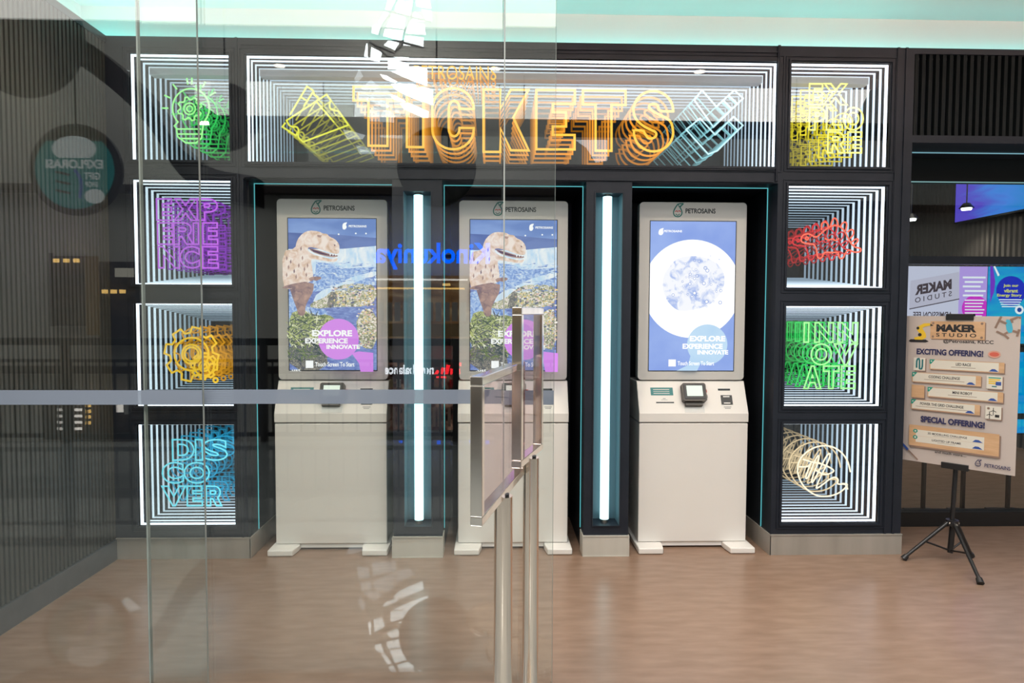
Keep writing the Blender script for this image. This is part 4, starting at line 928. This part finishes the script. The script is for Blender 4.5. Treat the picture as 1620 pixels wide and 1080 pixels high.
# ------------------------------------------------------------------ the mall gallery behind the camera, seen mirrored in the glass
GP = GL+.01
def MP(px_, py_, yv):
    """point of the gallery that the photograph shows mirrored at px,py, yv metres deep in the mirror"""
    p = atY(px_, py_, yv); return Vector((p.x, 2*GP-yv, p.z))
RY = 2*GP-6.5
m_rail = mat('railing_bronze', (.03, .028, .026), .4); m_wallm = mat('mall_plaster', (.62, .58, .50), .8, nodes=noise_col((.60, .56, .48), (.66, .62, .54), .5))
m_slab = mat('mall_dark_stone', (.05, .035, .03), .4); m_shopd = mat('mall_shop_dark', (.05, .04, .035), .6, nodes=noise_col((.02, .018, .018), (.16, .12, .09), 1.1, (1, 1, 2)))
m_ochre = mat('mall_ochre', (.42, .26, .10), .6)
t = thing('gallery_railing', 'dark balcony railing of the mall gallery mirrored in the glass', 'railing', (0, RY, 0))
MB().box(-12, 12, RY-.03, RY+.03, .97, 1.04, m_rail).box(-12, 12, RY-.015, RY+.015, .80, .83, m_rail).box(-12, 12, RY-.015, RY+.015, .05, .09, m_rail).build('handrail', t)
b = MB(); x = -11.9
while x < 12: b.box(x, x+.016, RY-.008, RY+.008, .09, .80, m_rail); x += .14
tag(b.build('balusters', t), kind='stuff')
for i in range(13): MB().box(-12+i*1.93, -11.94+i*1.93, RY-.03, RY+.03, 0, .97, m_rail).build('post', t)
for i, (x0, y0, x1, y1) in enumerate(((-5.2, -.9, -3.0, -1.9), (-5.6, -.3, -2.6, -1.75))):
    pass
YFAR = 2*GP-28
b = MB(); b.box(-45, 45, YFAR-1, YFAR, -16, 24, m_wallm)
for z in (-1.0, -7.5, 6.6): b.box(-45, 45, YFAR, YFAR+.5, z-.30, z, m_slab)
b.box(-46, -45, YFAR, 2, -16, 24, m_wallm).box(45, 46, YFAR, 2, -16, 24, m_wallm)
struct(b.build('wall_mall_far'))
struct(MB().box(-45, 45, YFAR, -2.1, -16.2, -16, mat('mall_floor_below', (.25, .24, .22), .2)).build('floor_mall_below'))
struct(MB().box(-16, 16, -2.12, -2.1, -.6, 0, m_slab).build('trim_3'))
m_warm = glow('warm_lamp', (1, .62, .18), 5); m_whl = glow('white_lamp', (1, .93, .85), 4)
def farbox(x0, x1, y0, y1, m, dep=.2, yv=27.7, b=None, back=None):
    p, q_ = MP(x0, y1, yv), MP(x1, y0, yv); b = b or MB(); b.box(min(p.x, q_.x), max(p.x, q_.x), p.y-dep, p.y, min(p.z, q_.z), max(p.z, q_.z), m); return b
m_lit1 = pic('lit_shop_interior', ('n', .8, (1, 1, 3), [(.3, (120, 84, 50)), (.5, (190, 140, 92)), (.7, (250, 220, 170))], 1)); m_lit2 = pic('lit_shop_goods', ('n', 1.6, (1, 1, 1.5), [(.35, (16, 12, 14)), (.5, (110, 60, 50)), (.7, (250, 200, 170))], 1))
def shop(name, label, rect, extra, inner=None):
    p = MP((rect[0]+rect[1])/2, rect[3], 27.7); t = thing(name, label, 'shop front', p)
    farbox(*rect, inner or m_shopd, .3).build('interior', t)
    for nm, lst in extra:
        b = MB()
        for r_ in lst: farbox(*r_[:4], r_[4], .05, 27.3, b)
        b.build(nm, t)
    return t
shop('mirrored_shop', 'dark mall shop with three amber ceiling lamps mirrored over the slatted wall', (82, 136, 405, 515), [('lamps', [(x, x+9, 409, 415, m_warm) for x in (84, 100, 116)]), ('frame', [(80, 83, 400, 516, m_slab), (137, 155, 405, 530, m_ochre)])])
shop('mirrored_shop', 'dark mall cafe with three square amber lamps and a pale menu board', (158, 214, 414, 545), [('lamps', [(x, x+9, 458, 464, m_warm) for x in (161, 175, 189)]), ('menu_board', [(182, 211, 424, 438, glow('menu_glow', (.9, .85, .7), 1.2))]), ('counter', [(160, 214, 500, 530, m_slab)])])
shop('mirrored_shop', 'warm lit bookshop interior mirrored between the kiosks under blue letters', (585, 745, 436, 535), inner=m_lit1, extra=[('ceiling_lights', [(592, 740, 441, 443, m_whl), (596, 735, 455, 457, m_warm), (700, 712, 448, 452, m_warm)]), ('shelves', [(598+i*13, 607+i*13, 478, 508, mat('book_shelf', (.5, .42, .34), .7)) for i in range(11)]), ('counter', [(585, 745, 512, 532, m_ochre)])])
shop('mirrored_shop', 'dark mall sports shop mirrored under the white and red letters', (606, 745, 573, 680), inner=m_lit2, extra=[('display', [(615+i*12, 622+i*12, 600, 613, (m_ochre, m_wallm, m_red)[i % 3]) for i in range(10)]), ('clothes_rack', [(612+i*8, 617+i*8, 645, 675, mat('clothes', (.55, .35, .25), .7)) for i in range(15)])])
b = MB(); 
shop('mirrored_shop', 'dark mall shop with a grid of warm lit shelves mirrored below the frosted band', (70, 370, 630, 695), [('lit_shelves', [(90+c*14, 101+c*14, 636+r_*10, 640+r_*10, m_whl) for c in range(3) for r_ in range(5)]+[(135, 143, 630+r_*9, 635+r_*9, m_warm) for r_ in range(5)]), ('posters', [(184, 194, 622, 652, m_whl), (197, 206, 622, 655, m_pink2 if False else m_wallm)])])
def farsign(txt, x0, x1, y0, y1, m, label, cat='shop sign', extra=None):
    p, q_ = MP(x0, y1, 27.0), MP(x1, y0, 27.0); t = thing('mirrored_shop_sign', label, cat, ((p.x+q_.x)/2, p.y, p.z))
    f = Fr((0, p.y, 0), (-1, 0, 0))      # faces the shop (towards +y)
    b = MB(); b.text(f, txt, -q_.x, -p.x, p.z, q_.z, m, 0, .03)
    b.build('lettering', t)
    farbox(x0-2, x1+2, y0+(y1-y0)*.45, y0+(y1-y0)*.55, m_slab, .1, 27.2).build('rail', t); return t
m_blue = glow('blue_sign', (0, .12, 1), 9); m_wsign = glow('white_sign', (.9, .93, 1), 7); m_rsign = glow('red_sign', (1, .02, .03), 8)
farsign('Kinokuniya', 592, 775, 384, 426, m_blue, 'blue lit shop letters mirrored between the kiosks')
farsign('new balance', 608, 686, 577, 592, m_wsign, 'white lit shop letters mirrored beside the glowing pillar')
p = MP(710, 592, 27.0); t = thing('mirrored_shop_sign', 'red lit three-peak shop emblem mirrored left of the middle kiosk', 'shop sign', p); f = Fr((0, p.y, 0), (-1, 0, 0)); b = MB()
for k in (0, 8.5, 17):
    q0, q1, q2, q3 = MP(686+k, 592, 27.0), MP(692+k, 592, 27), MP(697+k*.9, 592-6-k*.5, 27), MP(691+k*.9, 592-7-k*.5, 27)
    b.poly(f, [(-v.x, v.z) for v in (q3, q2, q1, q0)], m_rsign, .02)
for x0, x1, y0, y1 in ((712, 728, 583, 592), (718, 730, 572, 579), (690, 706, 595, 598)):
    q0, q1 = MP(x0, y1, 27), MP(x1, y0, 27); b.fbox(f, -q1.x, -q0.x, q0.z, q1.z, 0, .04, m_rsign)
b.build('emblem', t)
# curved atrium window high on the far side: bright panes between bars
m_day = glow('daylight_pane', (.93, .98, 1), 15.0); m_day2 = glow('daylight_pane_soft', (.90, .97, 1), 3.2)
t = thing('atrium_window', 'tall curved atrium window of bright panes mirrored over the TICKETS sign', 'window', MP(640, 120, 26))
def quads(lst, m, name, yv=26.0):
    b = MB()
    for q_ in lst: b.add([MP(x, y, yv) for x, y in q_], [list(range(len(q_)))[::-1]], m)
    b.build(name, t)
Z = lambda pts: [(540+x/4.5, y/4.5) for x, y in pts]
hi = [Z(q_) for q_ in ([(330, 0), (385, 0), (350, 70), (310, 65)], [(405, 0), (440, 0), (450, 20), (385, 30)], [(305, 75), (340, 85), (300, 165), (262, 155)], [(365, 80), (410, 100), (455, 120), (445, 205), (320, 190)],
    [(450, 10), (500, 0), (520, 20), (505, 110), (470, 120), (400, 95), (380, 70), (390, 20)], [(530, 0), (630, 0), (640, 60), (570, 50), (535, 40)], [(520, 80), (560, 110), (575, 150), (510, 140)], [(570, 65), (640, 75), (645, 150), (610, 160)],
    [(480, 155), (590, 170), (600, 245), (460, 235), (455, 200)], [(215, 190), (265, 165), (290, 180), (265, 260), (215, 235)], [(310, 200), (445, 215), (440, 290), (295, 260)], [(450, 250), (585, 265), (585, 330), (430, 320), (430, 290)],
    [(335, 285), (420, 290), (380, 355), (300, 320)], [(210, 330), (290, 370), (270, 440), (205, 425)], [(160, 400), (175, 310), (185, 305), (188, 405)], [(330, 400), (480, 405), (480, 470), (470, 500), (330, 490)],
    [(480, 470), (612, 468), (612, 610), (520, 580), (450, 550), (350, 505), (470, 495)], [(275, 525), (320, 535), (400, 580), (380, 590), (300, 560)], [(350, 595), (420, 590), (580, 660), (570, 720), (470, 680), (390, 640)])]
lo = [Z(q_) for q_ in ([(90, 560), (125, 490), (155, 540), (110, 590)], [(140, 620), (210, 565), (280, 620), (230, 640), (150, 640)], [(120, 645), (195, 655), (190, 720), (110, 710)], [(235, 640), (330, 640), (360, 670), (370, 780), (300, 760), (210, 720), (205, 680)],
    [(370, 700), (515, 775), (480, 815), (380, 800)], [(95, 740), (180, 745), (175, 820), (90, 830)], [(200, 760), (370, 790), (375, 870), (200, 860)], [(10, 920), (70, 930), (170, 960), (150, 990), (40, 990)], [(130, 1060), (190, 1070), (190, 1080), (130, 1080)])]
quads(hi, m_day, 'bright_panes'); quads(lo, m_day2, 'soft_panes')
b = MB()
for pts in (Z([(395, 0), (350, 90), (290, 180), (262, 270)]), Z([(520, 0), (500, 110), (455, 200), (430, 320), (380, 370)]), Z([(300, 70), (640, 155)]), Z([(210, 240), (590, 340)]), Z([(200, 300), (380, 380)]), Z([(660, 60), (690, 170), (600, 190)]), Z([(200, 290), (330, 400), (620, 480)])):
    for i in range(len(pts)-1): b.cyl(MP(*pts[i], 25.9), MP(*pts[i+1], 25.9), .05, m_steel2, n=6)
b.build('glazing_bars', t)
t = thing('clerestory_window', 'white slit window mirrored high on the slatted wall', 'window', MP(160, 110, 26))
b = MB()
for q_ in ([(110, 84), (158, 98), (185, 104), (178, 112), (155, 114), (110, 98)], [(186, 106), (206, 112), (184, 132), (172, 124), (160, 118)]): b.add([MP(x, y, 26) for x, y in q_], [list(range(len(q_)))[::-1]], m_day2)
b.build('panes', t)
b = MB()
for x0, y0, x1, y1 in ((158, 119, 185, 104), (110, 84, 186, 106)): b.cyl(MP(x0, y0, 25.9), MP(x1, y1, 25.9), .05, m_slab, n=6)
b.build('glazing_bars', t)
t = thing('gallery_window', 'bright window of the gallery mirrored in the TICKETS box between its last T and S', 'window', (0, -22, 8))
def MQ(x, y):
    p = atY(x, y, 29.0); return Vector((p.x, 2*(W-.006)-29.0, p.z))
MB().add([MQ(910, 221), MQ(961, 221), MQ(961, 254), MQ(942, 257), MQ(928, 234)], [(4, 3, 2, 1, 0)], m_day2).build('pane', t)
# hanging round sign and dark ceiling discs
def rdisc(name, label, cx, cy_, r, yv, m, ringm, text=None, cat='round sign'):
    c = MP(cx, cy_, yv); R_ = r*yv/F; t = thing(name, label, cat, c)
    f = Fr(c, (-1, 0, 0)); b = MB(); b.prism(f, circ(0, 0, R_, n=48), -.10, -.02, m_blackm); b.build('rim', t, bevel=.01)
    b = MB(); b.poly(f, circ(0, 0, R_*.92, n=48), m, -.015)
    if text:
        mt = glow('round_sign_teal', (.01, .30, .30), 1.1); mw = glow('round_sign_white', (.75, .85, .85), 1.3); mb_ = glow('round_sign_blue', (.02, .10, .40), 1.4)
        b.poly(f, clip(circ(0, 0, R_*.86, n=48), -R_, R_, -R_, R_*.62), mt, -.012)
        b.poly(f, clip(circ(0, R_*.45, R_*.48, R_*.28, n=32), -R_, R_, R_*.25, R_), mw, -.010)
        b.text(f, 'EXPLORASI', -R_*.62, R_*.62, R_*.02, R_*.22, mw, -.008, .04)
        b.text(f, 'GIFT', -R_*.55, -R_*.20, -R_*.22, -R_*.06, mw, -.008, .03); b.text(f, 'SHOP', -R_*.50, -R_*.22, -R_*.38, -R_*.26, mw, -.008, .03)
        b.poly(f, stroke(smooth([(R_*.0, R_*.0), (-R_*.16, -R_*.25), (-R_*.10, -R_*.62)], 2), R_*.07), mb_, -.008)
        b.poly(f, circ(-R_*.42, -R_*.58, R_*.22, R_*.16, n=24), mw, -.008)
        for k in range(3): b.poly(f, stroke([(R_*.10, -R_*(.12+.2*k)), (R_*.42, -R_*(.05+.2*k))], R_*.05), m_dark, -.007)
    b.build('face', t)
    MB().cyl(c+Vector((0, -.06, R_)), c+Vector((0, -.06, R_+6)), .012, m_blackm).build('suspension_rod', t)
    return t
t = thing('curved_soffit', 'dark curved ceiling beam of the gallery mirrored above the slatted wall', 'ceiling beam', MP(150, 110, 13))
Cc = [MP(x, y, 13) for x, y in smooth([(-60, -40), (20, 20), (100, 62), (180, 118), (240, 180), (275, 250), (330, 290), (400, 300)], 2)]
b = MB(); vs = []
for c in Cc: vs += [c+Vector((0, 0, .28)), c-Vector((0, 0, .28)), c+Vector((0, -.6, -.28)), c+Vector((0, -.6, .28))]
b.add(vs, [(4*i+j, 4*i+(j+1) % 4, 4*i+4+(j+1) % 4, 4*i+4+j) for i in range(len(Cc)-1) for j in range(4)], m_slab); b.build('beam', t)
m_disc = mat('dark_disc', (.012, .018, .018), .12)
rdisc('hanging_round_sign', 'round teal shop sign with mirrored letters over the slatted wall', 118, 268, 70, 9, m_disc, None, True)
rdisc('hanging_disc', 'dark hanging disc mirrored between the bulb and TICKETS boxes', 352, 182, 52, 9, m_disc, None, cat='hanging disc')
rdisc('hanging_disc', 'large dark hanging disc mirrored at the upper left of the slatted wall', 38, 60, 88, 11, m_disc, None, cat='hanging disc')
rdisc('hanging_disc', 'dark hanging disc mirrored over the black header above the first kiosk', 690, 262, 62, 9, m_disc, None, cat='hanging disc')
